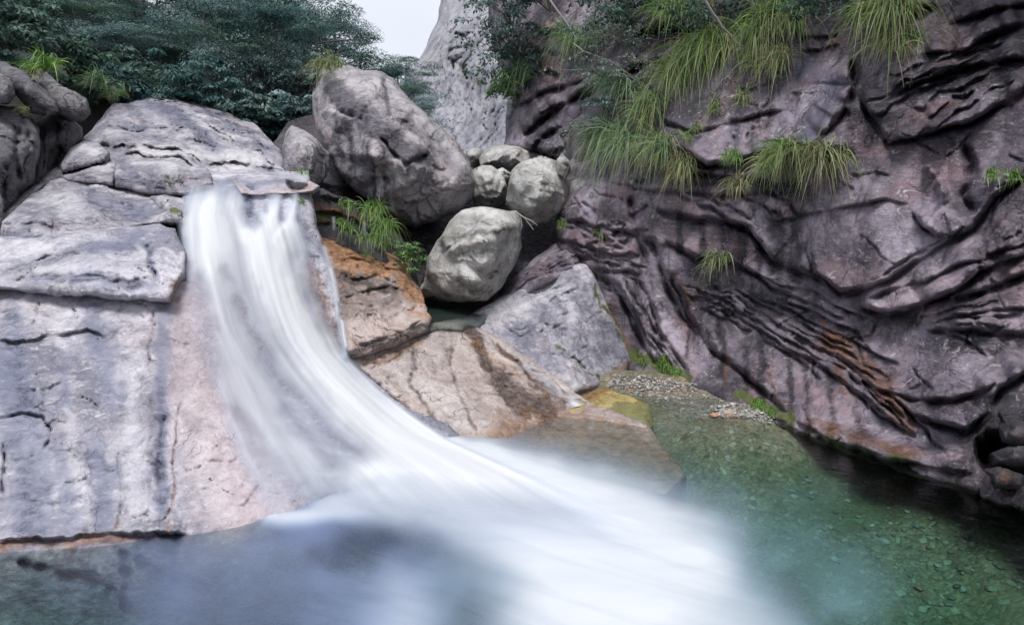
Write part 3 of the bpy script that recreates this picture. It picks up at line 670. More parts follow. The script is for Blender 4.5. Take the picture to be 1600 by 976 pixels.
for poly, ctrl, lab, sd_, mk_ in [
    ([(180, 252), (200, 246), (262, 250), (312, 262), (330, 272), (334, 290), (300, 304), (262, 304), (216, 298), (180, 290)], [(182, 285, 8.9), (262, 300, 8.75), (300, 296, 8.8), (330, 280, 9.1), (200, 248, 9.7), (310, 262, 9.6), (182, 270, 8.95), (262, 275, 8.85)], "dark fronted pale block at the left end of the waterfall's lip", 11,
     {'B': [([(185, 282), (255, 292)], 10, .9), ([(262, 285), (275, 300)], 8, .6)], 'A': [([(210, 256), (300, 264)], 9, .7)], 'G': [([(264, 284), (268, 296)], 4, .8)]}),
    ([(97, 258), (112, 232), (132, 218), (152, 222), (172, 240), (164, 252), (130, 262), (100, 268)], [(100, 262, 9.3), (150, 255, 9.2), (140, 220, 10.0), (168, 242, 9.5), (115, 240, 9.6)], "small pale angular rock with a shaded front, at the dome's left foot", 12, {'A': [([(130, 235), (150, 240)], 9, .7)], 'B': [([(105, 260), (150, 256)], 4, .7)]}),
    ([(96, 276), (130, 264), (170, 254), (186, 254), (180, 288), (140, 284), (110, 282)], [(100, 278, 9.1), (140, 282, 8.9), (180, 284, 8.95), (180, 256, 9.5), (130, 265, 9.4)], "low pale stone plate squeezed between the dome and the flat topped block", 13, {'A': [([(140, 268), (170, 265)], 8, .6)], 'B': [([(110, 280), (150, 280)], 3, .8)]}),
    ([(234, 308), (262, 306), (290, 312), (296, 330), (278, 338), (252, 330)], [(240, 310, 8.7), (285, 334, 8.2), (290, 315, 8.6), (255, 328, 8.4)], "small greenish white stone wedged beside the top of the waterfall", 14, {'G': [([(262, 314), (280, 314)], 5, .6)], 'A': [([(265, 325)], 8, .7)]})]:
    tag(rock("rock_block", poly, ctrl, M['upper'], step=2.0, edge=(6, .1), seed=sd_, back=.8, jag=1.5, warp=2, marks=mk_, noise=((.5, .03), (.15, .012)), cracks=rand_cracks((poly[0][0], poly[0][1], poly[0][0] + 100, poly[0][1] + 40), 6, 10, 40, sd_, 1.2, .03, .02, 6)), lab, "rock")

# rounded outcrop at the far left
o = rock("rock_outcrop", [(-380, 110), (0, 166), (28, 168), (52, 185), (64, 204), (62, 250), (56, 290), (34, 318), (6, 345), (-380, 400)],
     [(0, 175, 9.3), (55, 200, 9.2), (0, 230, 8.2), (50, 270, 8.6), (0, 330, 7.9), (-80, 200, 8.4), (-80, 340, 7.6), (30, 310, 8.4)], M['dark'], step=2.2, edge=(16, .5), seed=21, back=2,
     cracks=[K((12, 220), (45, 222), (62, 236), w=2, d=.06), K((30, 185), (24, 240), (38, 290), w=6, d=.10), K((45, 200), (47, 260), (52, 290), w=3, d=.07), K((8, 250), (14, 300), (8, 330), w=5, d=.08), K((-20, 180), (20, 190), (26, 210), w=3, d=.08, s=.06), K((-10, 212), (18, 218), w=2, d=.06, s=.05)] + rand_cracks((-20, 180, 60, 330), 12, 85, 40, 5, 1.6, .03, .02, 7),
     marks={'B': [([(20, 200), (22, 320)], 7, .6), ([(50, 230), (50, 300)], 6, .5)], 'A': [([(40, 235), (44, 290)], 7, .6), ([(5, 185), (15, 190)], 8, .4)]})
tag(o, "dark grey fluted rock outcrop below the rounded boulders at the far left", "rock outcrop")
o = rock("rock_outcrop", [(58, 190), (82, 176), (112, 184), (130, 200), (118, 230), (100, 262), (70, 290), (40, 318), (55, 280)],
     [(62, 200, 9.9), (85, 182, 10.3), (120, 205, 10.6), (70, 280, 9.3), (95, 250, 9.9), (85, 215, 9.6)], M['wet_shade'], step=2.2, edge=(10, .3), seed=22, back=2,
     cracks=[K((88, 185), (92, 230), (88, 270), w=4, d=.15), K((68, 195), (70, 240), (66, 280), w=3, d=.08), K((108, 195), (100, 250), w=3, d=.1)], marks={'A': [([(72, 200), (74, 260)], 3, .6), ([(104, 195), (98, 235)], 2.5, .5)]})
tag(o, "black wet cleft rock between the fluted outcrop and the pale dome", "rock outcrop")
o = rock("rock_ledge", [(-60, 345), (10, 330), (40, 300), (60, 285), (85, 262), (102, 262), (100, 278), (75, 288), (40, 316), (6, 348), (2, 372), (-60, 380)],
     [(0, 350, 7.7), (40, 310, 8.5), (95, 268, 9.6), (-50, 365, 7.4), (70, 285, 9.0)], M['dark'], step=2.2, edge=(6, .1), seed=23, back=1, facet=(26, .05, 1.0), marks={'B': [([(10, 350), (90, 270)], 7, .4)], 'A': [([(35, 310), (60, 292)], 5, .6)]})
tag(o, "narrow broken rock ledge running up the gully beside the flat topped block", "rock ledge")

BLD = "rounded boulders piled at the far left"
for poly, Yc, bulge, lab, sd_, mk_, ck in [
    ([(28, 112), (52, 106), (80, 124), (118, 145), (140, 158), (144, 176), (134, 190), (112, 188), (92, 176), (70, 150), (42, 128)], 10.3, .5, "long pale boulder on top of the pile at the far left, above the dark cleft", 31, {'A': [([(60, 120), (120, 150)], 10, .7)]}, [K((60, 118), (85, 140), (120, 150), (140, 160), w=2, d=.06, s=.04)]),
    ([(-40, 90), (10, 98), (34, 110), (62, 134), (88, 160), (92, 174), (70, 182), (48, 176), (28, 150), (10, 128), (-40, 120)], 9.6, .5, "dark grey sloping boulder in the middle of the pile at the far left", 32, {'B': [([(30, 125), (75, 165)], 14, .6)]}, [K((20, 105), (50, 128), (80, 150), w=2, d=.05)]),
    ([(-40, 112), (4, 116), (20, 130), (26, 150), (18, 162), (-40, 166)], 9.0, .4, "smooth round grey boulder at the photo's left edge, above the fluted outcrop", 33, {'B': [([(10, 130), (18, 155)], 8, .4)]}, [])]:
    cx, cy = np.mean(poly, 0)
    tag(rock("boulder", poly, [(cx, cy, Yc - bulge), (poly[0][0], poly[0][1], Yc), (cx + 40, cy + 20, Yc - bulge + .1), (cx, cy + 30, Yc - bulge), (cx - 30, cy - 20, Yc)], M['dark'], step=2.0, edge=(18, bulge), belly=bulge, seed=sd_, jag=1.5, cracks=ck, marks=mk_, noise=((.6, .04), (.15, .012))), lab, "boulder", BLD)

# ------------------------------------------------------------------ lip, wet ledges and rusty shelf right of the waterfall
o = rock("rock_lip", [(366, 288), (384, 278), (430, 273), (476, 278), (500, 290), (488, 298), (460, 303), (430, 302), (404, 304), (378, 303)],
     [(372, 292, 8.9), (390, 303, 8.72), (430, 302, 8.72), (470, 301, 8.8), (494, 293, 9.0), (400, 278, 9.9), (470, 280, 10.0), (430, 290, 9.15)], M['upper'], step=1.8, edge=(6, .10), seed=41, back=.8, jag=.8, warp=1, chips=(), noise=((.4, .015), (.12, .004)), cracks=[K((430, 278), (426, 300), w=2, d=.02)],
     marks={'R': [([(455, 300), (485, 292)], 4, .7)], 'P': [([(370, 292), (490, 292)], 20, 1.0)]})
tag(o, "smooth pinkish rock lip the right strands of the waterfall spill over", "rock lip")
o = rock("rock_ledge", [(446, 280), (482, 288), (496, 294), (540, 308), (590, 335), (630, 372), (650, 420), (660, 470), (600, 420), (545, 392), (505, 380), (478, 372), (462, 340), (462, 306)],
     [(470, 300, 9.25), (500, 300, 9.9), (470, 365, 8.9), (540, 330, 10.2), (600, 360, 10.6), (640, 430, 10.2), (560, 385, 9.7), (510, 376, 9.35)], M['wet_shade'], step=2.0, edge=(7, .15), seed=42, back=1.5, facet=(40, .10, 1.0),
     cracks=[K((468, 312), (500, 308), (545, 318), (575, 336), w=3, d=.10, s=.22, f=10), K((470, 330), (510, 330), (560, 348), (600, 370), w=3, d=.10, s=.22, f=10), K((472, 350), (520, 352), (570, 372), w=3, d=.1, s=.18, f=9)],
     marks={'R': [([(490, 322), (540, 336), (568, 345)], 5, .9), ([(495, 346), (520, 352)], 4, .8), ([(470, 318), (490, 322)], 3, .6)], 'G': [([(490, 338), (530, 345), (560, 370)], 7, .8), ([(470, 320)], 6, .7), ([(570, 330), (620, 370)], 9, .7)]})
tag(o, "stepped dark wet ledges with moss and trickles, right of the waterfall's lip", "rock ledge")
o = rock("rock_shelf", [(498, 368), (530, 374), (566, 380), (606, 392), (640, 412), (642, 432), (660, 455), (668, 478), (676, 496), (668, 516), (636, 530), (600, 545), (566, 558), (545, 556), (536, 530), (528, 480), (515, 420)],
     [(505, 372, 9.3), (560, 384, 9.8), (600, 396, 10.1), (640, 420, 10.1), (662, 470, 9.6), (670, 505, 8.55), (545, 548, 7.3), (534, 480, 8.2), (600, 470, 8.75), (600, 533, 7.75), (600, 545, 7.7), (668, 516, 8.5), (548, 556, 7.28)], M['rust'], step=2.0, edge=(5, .10), seed=43, back=.9, gain=1.15,
     cracks=[K((545, 544), (600, 530), (640, 515), (668, 500), w=2.4, d=.03, s=.03, u=.09, f=7), K((525, 425), (560, 440), (590, 436), (625, 448), w=4, d=.12, s=.10, f=12), K((530, 462), (570, 456), (610, 452), (640, 466), w=4, d=.12, s=.1, f=10),
             K((565, 494), (590, 500), (610, 518), (636, 523), w=2.4, d=.06, s=.04), K((530, 470), (580, 480), (600, 475), w=2, d=.05, s=.04), K((600, 480), (620, 472), (634, 482), w=2, d=.06), K((548, 392), (580, 400), (620, 412), w=2.5, d=.06, s=.05), K((520, 402), (560, 412), (600, 420), (640, 425), w=3, d=.07, s=.07), K((640, 490), (650, 482), (665, 490), w=3, d=.08, s=.05)]
            + rand_cracks((535, 460, 650, 530), 18, 10, 40, 8, 1.5, .035, .03, 6) + rand_cracks((520, 380, 640, 450), 10, 20, 40, 9, 1.5, .04, .04, 6),
     noise=((.6, .05), (.2, .025), (.06, .01)),
     marks={'R': [([(510, 380), (560, 400), (620, 415)], 24, 1.5), ([(630, 440), (655, 470)], 15, 1.4), ([(530, 415), (600, 430)], 12, 1.2), ([(640, 490), (670, 500)], 8, .7), ([(520, 440), (540, 470)], 8, .6)],
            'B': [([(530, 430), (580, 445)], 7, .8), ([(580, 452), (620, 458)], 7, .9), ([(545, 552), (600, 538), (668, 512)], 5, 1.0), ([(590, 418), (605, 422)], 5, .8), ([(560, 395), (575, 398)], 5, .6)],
            'G': [([(560, 395), (582, 400)], 5, .8), ([(577, 450), (580, 458)], 4, .9)], 'A': [([(560, 520), (610, 505), (650, 490)], 26, 1.0), ([(560, 480), (600, 490)], 10, .4)]})
tag(o, "rust stained layered rock shelf with a dark front edge, right of the falling water", "rock shelf")
o = rock("fore_slab", [(536, 556), (566, 552), (600, 540), (640, 522), (672, 506), (716, 500), (752, 512), (800, 540), (850, 575), (900, 612), (935, 634), (1010, 660), (1072, 742), (1040, 775), (760, 775), (700, 720), (640, 640)],
     [(560, 565, 7.5), (668, 509, 8.85), (718, 503, 9.25), (800, 545, 8.95), (870, 602, 8.55), (905, 640, 'z', 0.0), (842, 664, 'z', 0), (785, 690, 'z', 0), (722, 694, 'z', 0), (1066, 740, 'z', -.22), (1000, 700, 'z', -.10), (905, 700, 'z', -.12), (810, 750, 'z', -.4), (660, 590, 7.75), (760, 590, 8.2), (640, 640, 7.0)], M['pink'], step=2.0, edge=(8, .1), seed=44, back=1.2,
     cracks=[K((738, 520), (752, 545), (765, 575), (785, 600), (820, 625), (850, 645), w=5, d=.05, s=.03), K((745, 510), (790, 550), (835, 590), (880, 630), w=5, d=.07), K((815, 560), (850, 585), (890, 622), w=4, d=.05, s=.05), K((760, 520), (800, 530), (840, 560), (880, 600), w=2, d=.03, s=.03), K((560, 570), (600, 565), (640, 550), w=2, d=.03, s=.02)]
            + rand_cracks((570, 540, 760, 680), 30, 20, 30, 6, 1.3, .02, .015, 6, 40) + bundle([(740, 545), (780, 620), (830, 655)], [(790, 560), (840, 620), (880, 645)], 6, 3, 4, w=1.6, d=.02, s=.02, f=5),
     noise=((.9, .035), (.25, .014), (.06, .005)), chips=((.8, .025), (.2, .010)),
     marks={'B': [([(735, 515), (750, 545), (768, 578), (790, 615), (820, 648)], 9, 1.4), ([(775, 585), (800, 615), (860, 648)], 17, 1.25), ([(780, 540), (830, 590), (880, 632)], 4, 1.1), ([(585, 600), (600, 640)], 6, .8), ([(650, 540), (640, 600), (680, 660)], 6, .7), ([(700, 520), (710, 600), (740, 670)], 5, .6), ([(690, 530), (700, 560)], 7, .5), ([(585, 570), (600, 600)], 10, .35), ([(830, 600), (880, 640)], 8, .7)],
            'R': [([(570, 566), (620, 555), (660, 535)], 7, .8), ([(720, 520), (770, 560), (850, 620)], 13, .62), ([(800, 690), (900, 690), (1050, 735)], 52, 1.15), ([(620, 600), (640, 640)], 9, .4), ([(780, 545), (840, 590), (890, 635)], 7, .65), ([(700, 510), (740, 600), (790, 670)], 16, .35)],
            'A': [([(650, 600), (720, 660), (800, 680)], 30, .6), ([(620, 570), (680, 560)], 20, .4)]})
tag(o, "pinkish stained rock slab between the rusty shelf and the pool, running under water", "rock slab")
o = rock("sand_bar", [(890, 622), (940, 606), (985, 618), (1015, 636), (1020, 668), (1000, 690), (930, 680), (880, 650)], [(900, 630, 'z', .01), (985, 622, 'z', -.02), (1015, 665, 'z', -.12), (930, 672, 'z', -.1), (950, 640, 'z', -.04)],
     rock_mat("yellow_silt", (0.26, 0.20, 0.08), (0.50, 0.42, 0.20), tint=(0.42, 0.30, 0.10), streak=.1, lichen=0, bump=.25), step=2.5, edge=(6, .04), seed=45, back=.5, marks={'R': [([(895, 628), (950, 608)], 12, 1.1)]})
tag(o, kind='structure')

STR = [K((760, 482), (800, 462), (850, 432), (900, 408), (940, 402), w=1.6, d=.05, s=.05, f=6)]
o = rock("rock_ledge", [(735, 492), (780, 462), (800, 440), (830, 408), (880, 370), (925, 362), (960, 372), (1000, 400), (985, 425), (930, 424), (880, 432), (800, 470), (750, 500)],
     [(740, 494, 9.75), (800, 450, 10.6), (880, 374, 11.9), (960, 378, 11.6), (990, 415, 11.1), (920, 415, 11.05), (850, 435, 10.5)], M['cliff'], step=2.0, edge=(6, .12), seed=46, back=1.5,
     cracks=bundle([(800, 440), (870, 398), (930, 385), (990, 400)], [(750, 492), (850, 436), (920, 410), (985, 420)], 9, 2.5, 4, w=1.8, d=.06, s=.08, f=6), marks={'A': [([(800, 430), (880, 385)], 16, .6), ([(820, 450), (900, 415)], 8, .5)], 'B': [([(760, 470), (800, 440)], 10, .7)], 'G': [([(905, 400), (915, 404)], 5, .8)]})
tag(o, "thinly layered rock ledge above the smooth wedge slab, at the cliff's foot", "rock ledge")
o = rock("wedge_slab", [(712, 502), (745, 486), (800, 456), (850, 432), (890, 415), (922, 412), (938, 446), (960, 500), (982, 545), (992, 572), (960, 592), (925, 608), (895, 616), (860, 592), (800, 548), (745, 516)],
     [(718, 500, 9.4), (800, 456, 10.35), (920, 416, 10.95), (986, 570, 'z', .02), (905, 612, 'z', .0), (945, 597, 'z', .0), (820, 550, 9.15), (850, 500, 9.95), (940, 500, 10.5)], M['slab'], step=2.0, edge=(7, .1), seed=47, back=1.5,
     cracks=[K((720, 500), (780, 512), (830, 540), (880, 570), (930, 600), w=2, d=.03, s=.03), K((868, 498), (872, 520), (880, 540), w=2.5, d=.05, s=.03), K((835, 525), (865, 515), (880, 508), w=2, d=.04, s=.03), K((870, 545), (900, 560), (925, 580), (955, 600), w=3, d=.05, s=.05), K((800, 470), (870, 450), (920, 430), w=1.5, d=.02, s=.02)]
            + bundle([(740, 495), (850, 450), (920, 425)], [(800, 545), (900, 510), (960, 510)], 13, 3, 6, w=1.5, d=.022, s=.025, f=6) + rand_cracks((800, 470, 950, 570), 14, -15, 40, 7, 1.5, .03, .03, 6),
     marks={'G': [([(868, 546), (900, 562), (925, 582), (952, 600)], 4, .75), ([(930, 450), (950, 490), (985, 545)], 4, .8)], 'R': [([(985, 572), (950, 592), (910, 612)], 9, 1.0), ([(892, 440), (900, 450)], 5, .5), ([(940, 470), (965, 510)], 5, .7)],
            'B': [([(900, 540), (970, 560)], 14, .45), ([(840, 560), (900, 600)], 6, .4), ([(905, 445), (940, 500)], 16, .3)], 'A': [([(760, 500), (880, 450)], 20, .5), ([(820, 500), (880, 540)], 14, .5)]})
tag(o, "smooth pale wedge of rock rising from the beach below the layered ledge", "rock slab")

o = rock("riverbank", [(425, 225), (450, 190), (500, 180), (560, 230), (640, 300), (720, 270), (760, 250), (900, 250), (915, 420), (870, 470), (760, 510), (640, 510), (560, 430), (440, 330)],
     [(440, 230, 12.9), (500, 200, 14.2), (500, 300, 11.6), (560, 300, 12.8), (640, 380, 12.0), (650, 480, 10.9), (760, 480, 11.2), (850, 420, 12.0), (880, 300, 13.4), (760, 270, 15), (760, 380, 12.6)], M['wet_shade'], step=3, edge=(8, .2), seed=48, back=3, chips=((.9, .16), (.35, .05)), facet=(40, .12, 1.2), marks={'B': [([(480, 280), (640, 400), (860, 400)], 90, .8)]})  # added dark bank; colour and wide mark stand in for shade between boulders
tag(o, kind='structure')

# ------------------------------------------------------------------ boulders in the gorge
o = rock("boulder", [(488, 150), (492, 122), (500, 106), (520, 100), (536, 101), (552, 108), (566, 112), (588, 112), (612, 122), (634, 150), (660, 180), (690, 202), (716, 226), (734, 254), (741, 284), (738, 310), (716, 330), (682, 344), (648, 356), (616, 345), (590, 325), (560, 302), (530, 272), (512, 240), (500, 212), (491, 182)],
     [(500, 110, 12.3), (530, 104, 12.4), (495, 170, 12.2), (530, 150, 11.6), (540, 260, 11.6), (600, 130, 12.3), (620, 180, 11.7), (600, 250, 11.25), (640, 340, 11.6), (700, 320, 11.5), (735, 280, 12.0), (690, 215, 12.1), (660, 260, 11.1), (575, 300, 11.5)], M['boulder'], step=2.0, edge=(13, .35), belly=1.2, seed=51, chips=((1.1, .035), (.4, .028), (.16, .012)), hull=(8, 1.0), back=None, jag=2,
     cracks=[K((505, 108), (545, 165), (600, 225), (655, 262), (745, 296), w=62, d=-.34), K((590, 215), (575, 280), (610, 350), w=40, d=-.2), K((540, 100), (620, 160), (700, 225), w=34, d=-.14), K((518, 158), (524, 172), (536, 180), (560, 188), (576, 194), w=3, d=.07, s=-.07, u=-.08, f=24), K((589, 203), (600, 222), (612, 238), (637, 257), (660, 250), (672, 236), w=3.5, d=.12, s=-.02, u=.12, f=16), K((596, 186), (615, 190), (640, 196), w=3, d=.03, s=.06), K((598, 260), (600, 285), (604, 305), (612, 335), w=2.5, d=.06), K((620, 300), (650, 280), (665, 262), (700, 268), w=2.5, d=.07, s=.08, f=18), K((640, 330), (665, 310), (690, 296), (735, 300), w=2, d=.06, s=.06), K((665, 270), (680, 290), (700, 300), w=2, d=.05), K((535, 200), (545, 240), (556, 290), w=6, d=.05), K((560, 200), (570, 250), (580, 300), w=5, d=.05), K((575, 240), (615, 300), (625, 340), w=3, d=.05)]
            + rand_cracks((610, 250, 735, 345), 24, 30, 30, 17, 1.5, .04, .05, 7, 40),
     noise=((.9, .03), (.28, .02), (.08, .008)),
     marks={'B': [([(530, 140), (560, 175), (590, 195), (620, 230), (645, 250)], 17, .9), ([(515, 130), (545, 165), (590, 205), (640, 245), (668, 250)], 15, 1.4), ([(545, 195), (550, 280)], 6, 1.0), ([(575, 225), (585, 310)], 5, .9), ([(530, 200), (535, 250)], 5, .9), ([(660, 265), (690, 330)], 22, .45), ([(600, 122), (606, 180)], 5, 1.0), ([(585, 130), (590, 160)], 3, .6), ([(550, 190), (556, 270)], 5, .55), ([(570, 220), (578, 290)], 5, .5), ([(530, 190), (534, 240)], 4, .5), ([(650, 210), (690, 240)], 8, .35), ([(620, 195), (640, 205)], 9, .7), ([(512, 120), (520, 150)], 9, .6), ([(598, 260), (604, 300)], 4, .5)],
            'R': [([(496, 170), (505, 215)], 5, .45), ([(590, 330), (600, 345)], 5, .4)], 'A': [([(640, 170), (700, 230), (725, 260)], 12, .7), ([(575, 125), (620, 150)], 9, .5), ([(560, 290), (580, 305)], 8, .4), ([(615, 150), (640, 180)], 9, .5)], 'G': [([(500, 120), (520, 130)], 7, .5)]})
tag(o, "largest boulder, leaning over the gorge with dark streaks and a grass tuft on top", "boulder")
o = rock("boulder", [(661, 440), (664, 428), (668, 402), (684, 374), (704, 344), (722, 328), (750, 324), (806, 331), (813, 348), (812, 392), (803, 416), (783, 448), (760, 468), (722, 472), (690, 468), (664, 462), (656, 450)],
     [(664, 440, 10.1), (690, 370, 10.25), (722, 330, 10.5), (805, 334, 10.5), (740, 345, 10.2), (808, 390, 10.2), (735, 380, 9.72), (790, 352, 9.85), (770, 440, 9.75), (722, 466, 9.75), (700, 440, 9.62), (765, 398, 9.55)], M['cream'], step=1.8, edge=(8, .22), belly=.9, seed=52, chips=((.7, .04), (.28, .025), (.12, .01)), hull=(8, .6), jag=1.5,
     cracks=[K((678, 388), (715, 356), (760, 366), (818, 350), w=30, d=-.22), K((735, 360), (748, 410), (730, 474), w=34, d=-.18), K((676, 400), (700, 385), (725, 378), (745, 368), w=3, d=.06, s=.05), K((700, 350), (740, 352), (790, 350), (812, 360), w=3, d=.03, s=.05, f=16), K((715, 430), (728, 445), (724, 468), w=2.5, d=.05), K((735, 400), (760, 420), (790, 420), w=2.5, d=.05, s=.05, f=14)] + rand_cracks((670, 340, 805, 460), 16, 60, 35, 18, 1.5, .03, .04, 7, 40),
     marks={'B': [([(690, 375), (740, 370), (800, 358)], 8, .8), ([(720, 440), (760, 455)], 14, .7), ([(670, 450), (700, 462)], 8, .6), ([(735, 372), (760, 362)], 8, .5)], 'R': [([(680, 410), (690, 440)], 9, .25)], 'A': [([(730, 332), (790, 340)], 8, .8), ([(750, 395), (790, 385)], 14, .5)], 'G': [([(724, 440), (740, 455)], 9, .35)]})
tag(o, "squat grey boulder sitting in the small upper pool under the largest boulder", "boulder")
CRM = "cream boulders at the head of the gorge"
for poly, Yc, bl, lab, sd_, mk_ in [
    ([(738, 264), (752, 258), (768, 259), (786, 272), (793, 298), (790, 320), (766, 328), (742, 324), (736, 300)], 12.6, .5, "cream boulder half hidden behind the right edge of the largest boulder", 61, {'B': [([(750, 310), (780, 318)], 8, .5)], 'A': [([(750, 268), (780, 280)], 7, .7)], 'G': [([(745, 320), (775, 322)], 6, .4)]}),
    ([(790, 312), (796, 290), (801, 268), (818, 251), (842, 244), (868, 251), (884, 272), (889, 300), (880, 326), (858, 346), (830, 352), (806, 338), (794, 326)], 11.6, .6, "chunky cream boulder with a cracked face beside the cliff", 62, {'B': [([(815, 340), (860, 335)], 9, .55)], 'A': [([(830, 255), (870, 275)], 12, .7)], 'R': [([(800, 325), (840, 340)], 8, .25)], 'G': [([(820, 340), (850, 343)], 8, .3)]}),
    ([(748, 246), (768, 229), (800, 224), (828, 230), (858, 242), (838, 254), (806, 268), (782, 268), (752, 262)], 14.2, .7, "flat cream boulder lying behind the chunky one, below the mountain", 63, {'B': [([(800, 240), (850, 246)], 6, .4)], 'A': [([(770, 236), (810, 232)], 6, .7)]}),
    ([(728, 236), (740, 231), (754, 234), (758, 246), (750, 260), (734, 262)], 14.8, .4, "small white boulder just right of the largest boulder's shoulder", 64, {'A': [([(740, 240)], 9, .7)]}),
    ([(772, 268), (786, 262), (799, 272), (797, 290), (786, 288)], 12.9, .25, "small wedge shaped stone between two cream boulders", 65, {'A': [([(785, 270)], 6, .6)]}),
    ([(870, 250), (879, 239), (889, 252), (892, 268), (884, 278), (872, 270)], 11.5, .22, "small grey stone perched against the cliff above the chunky boulder", 66, {'B': [([(880, 260)], 9, .6)]})]:
    cx, cy = np.mean(poly, 0); xs = [p[0] for p in poly]; ys = [p[1] for p in poly]; hw = (max(xs) - min(xs)) / 2; hh = (max(ys) - min(ys)) / 2
    tag(rock("boulder", poly, [(cx, cy, Yc - bl * .5), (cx - hw * .8, cy, Yc - bl * .3), (cx + hw * .8, cy, Yc - bl * .3), (cx, cy - hh * .8, Yc), (cx, cy + hh * .8, Yc - bl * .5)], M['cream'], step=1.6, edge=(hh * .10, bl * .22), belly=bl, chips=((.6, .05), (.22, .025)), seed=sd_, jag=1.2, warp=2.5,
             hull=(9, bl * 1.7), marks=mk_, cracks=[K((min(xs) + 2, cy - hh * .1), (cx - hw * .2, cy - hh * .35), (max(xs) - 2, cy - hh * .05), w=hh * .5, d=-bl * .16), K((cx - hw * .2, cy - hh * .35), (cx + hw * .05, cy + hh * .3), (cx - hw * .1, max(ys)), w=hw * .4, d=-bl * .10)] + rand_cracks((min(xs), min(ys), max(xs), max(ys)), 9, 35, hw * .9, sd_, 1.4, .03, .04, 7, 40), noise=((.5, .018), (.15, .010))), lab, "boulder", CRM)
o = rock("boulder", [(442, 228), (448, 206), (456, 196), (478, 204), (500, 224), (514, 240), (516, 262), (506, 284), (482, 296), (458, 284), (444, 262)],
     [(446, 230, 11.0), (456, 200, 11.3), (510, 245, 11.3), (480, 240, 10.6), (470, 280, 10.6), (500, 280, 11.0)], M['boulder'], step=1.8, edge=(4, .12), belly=.5, seed=53, chips=((.6, .04), (.25, .02)), hull=(6, .35), jag=1.2, cracks=rand_cracks((445, 205, 510, 290), 10, 60, 35, 12, 1.5, .03, .04, 6, 30), marks={'B': [([(445, 245), (455, 280)], 7, .6)], 'A': [([(470, 225), (490, 250)], 14, .6)]})
tag(o, "upright angular grey boulder at the left foot of the largest boulder", "boulder")

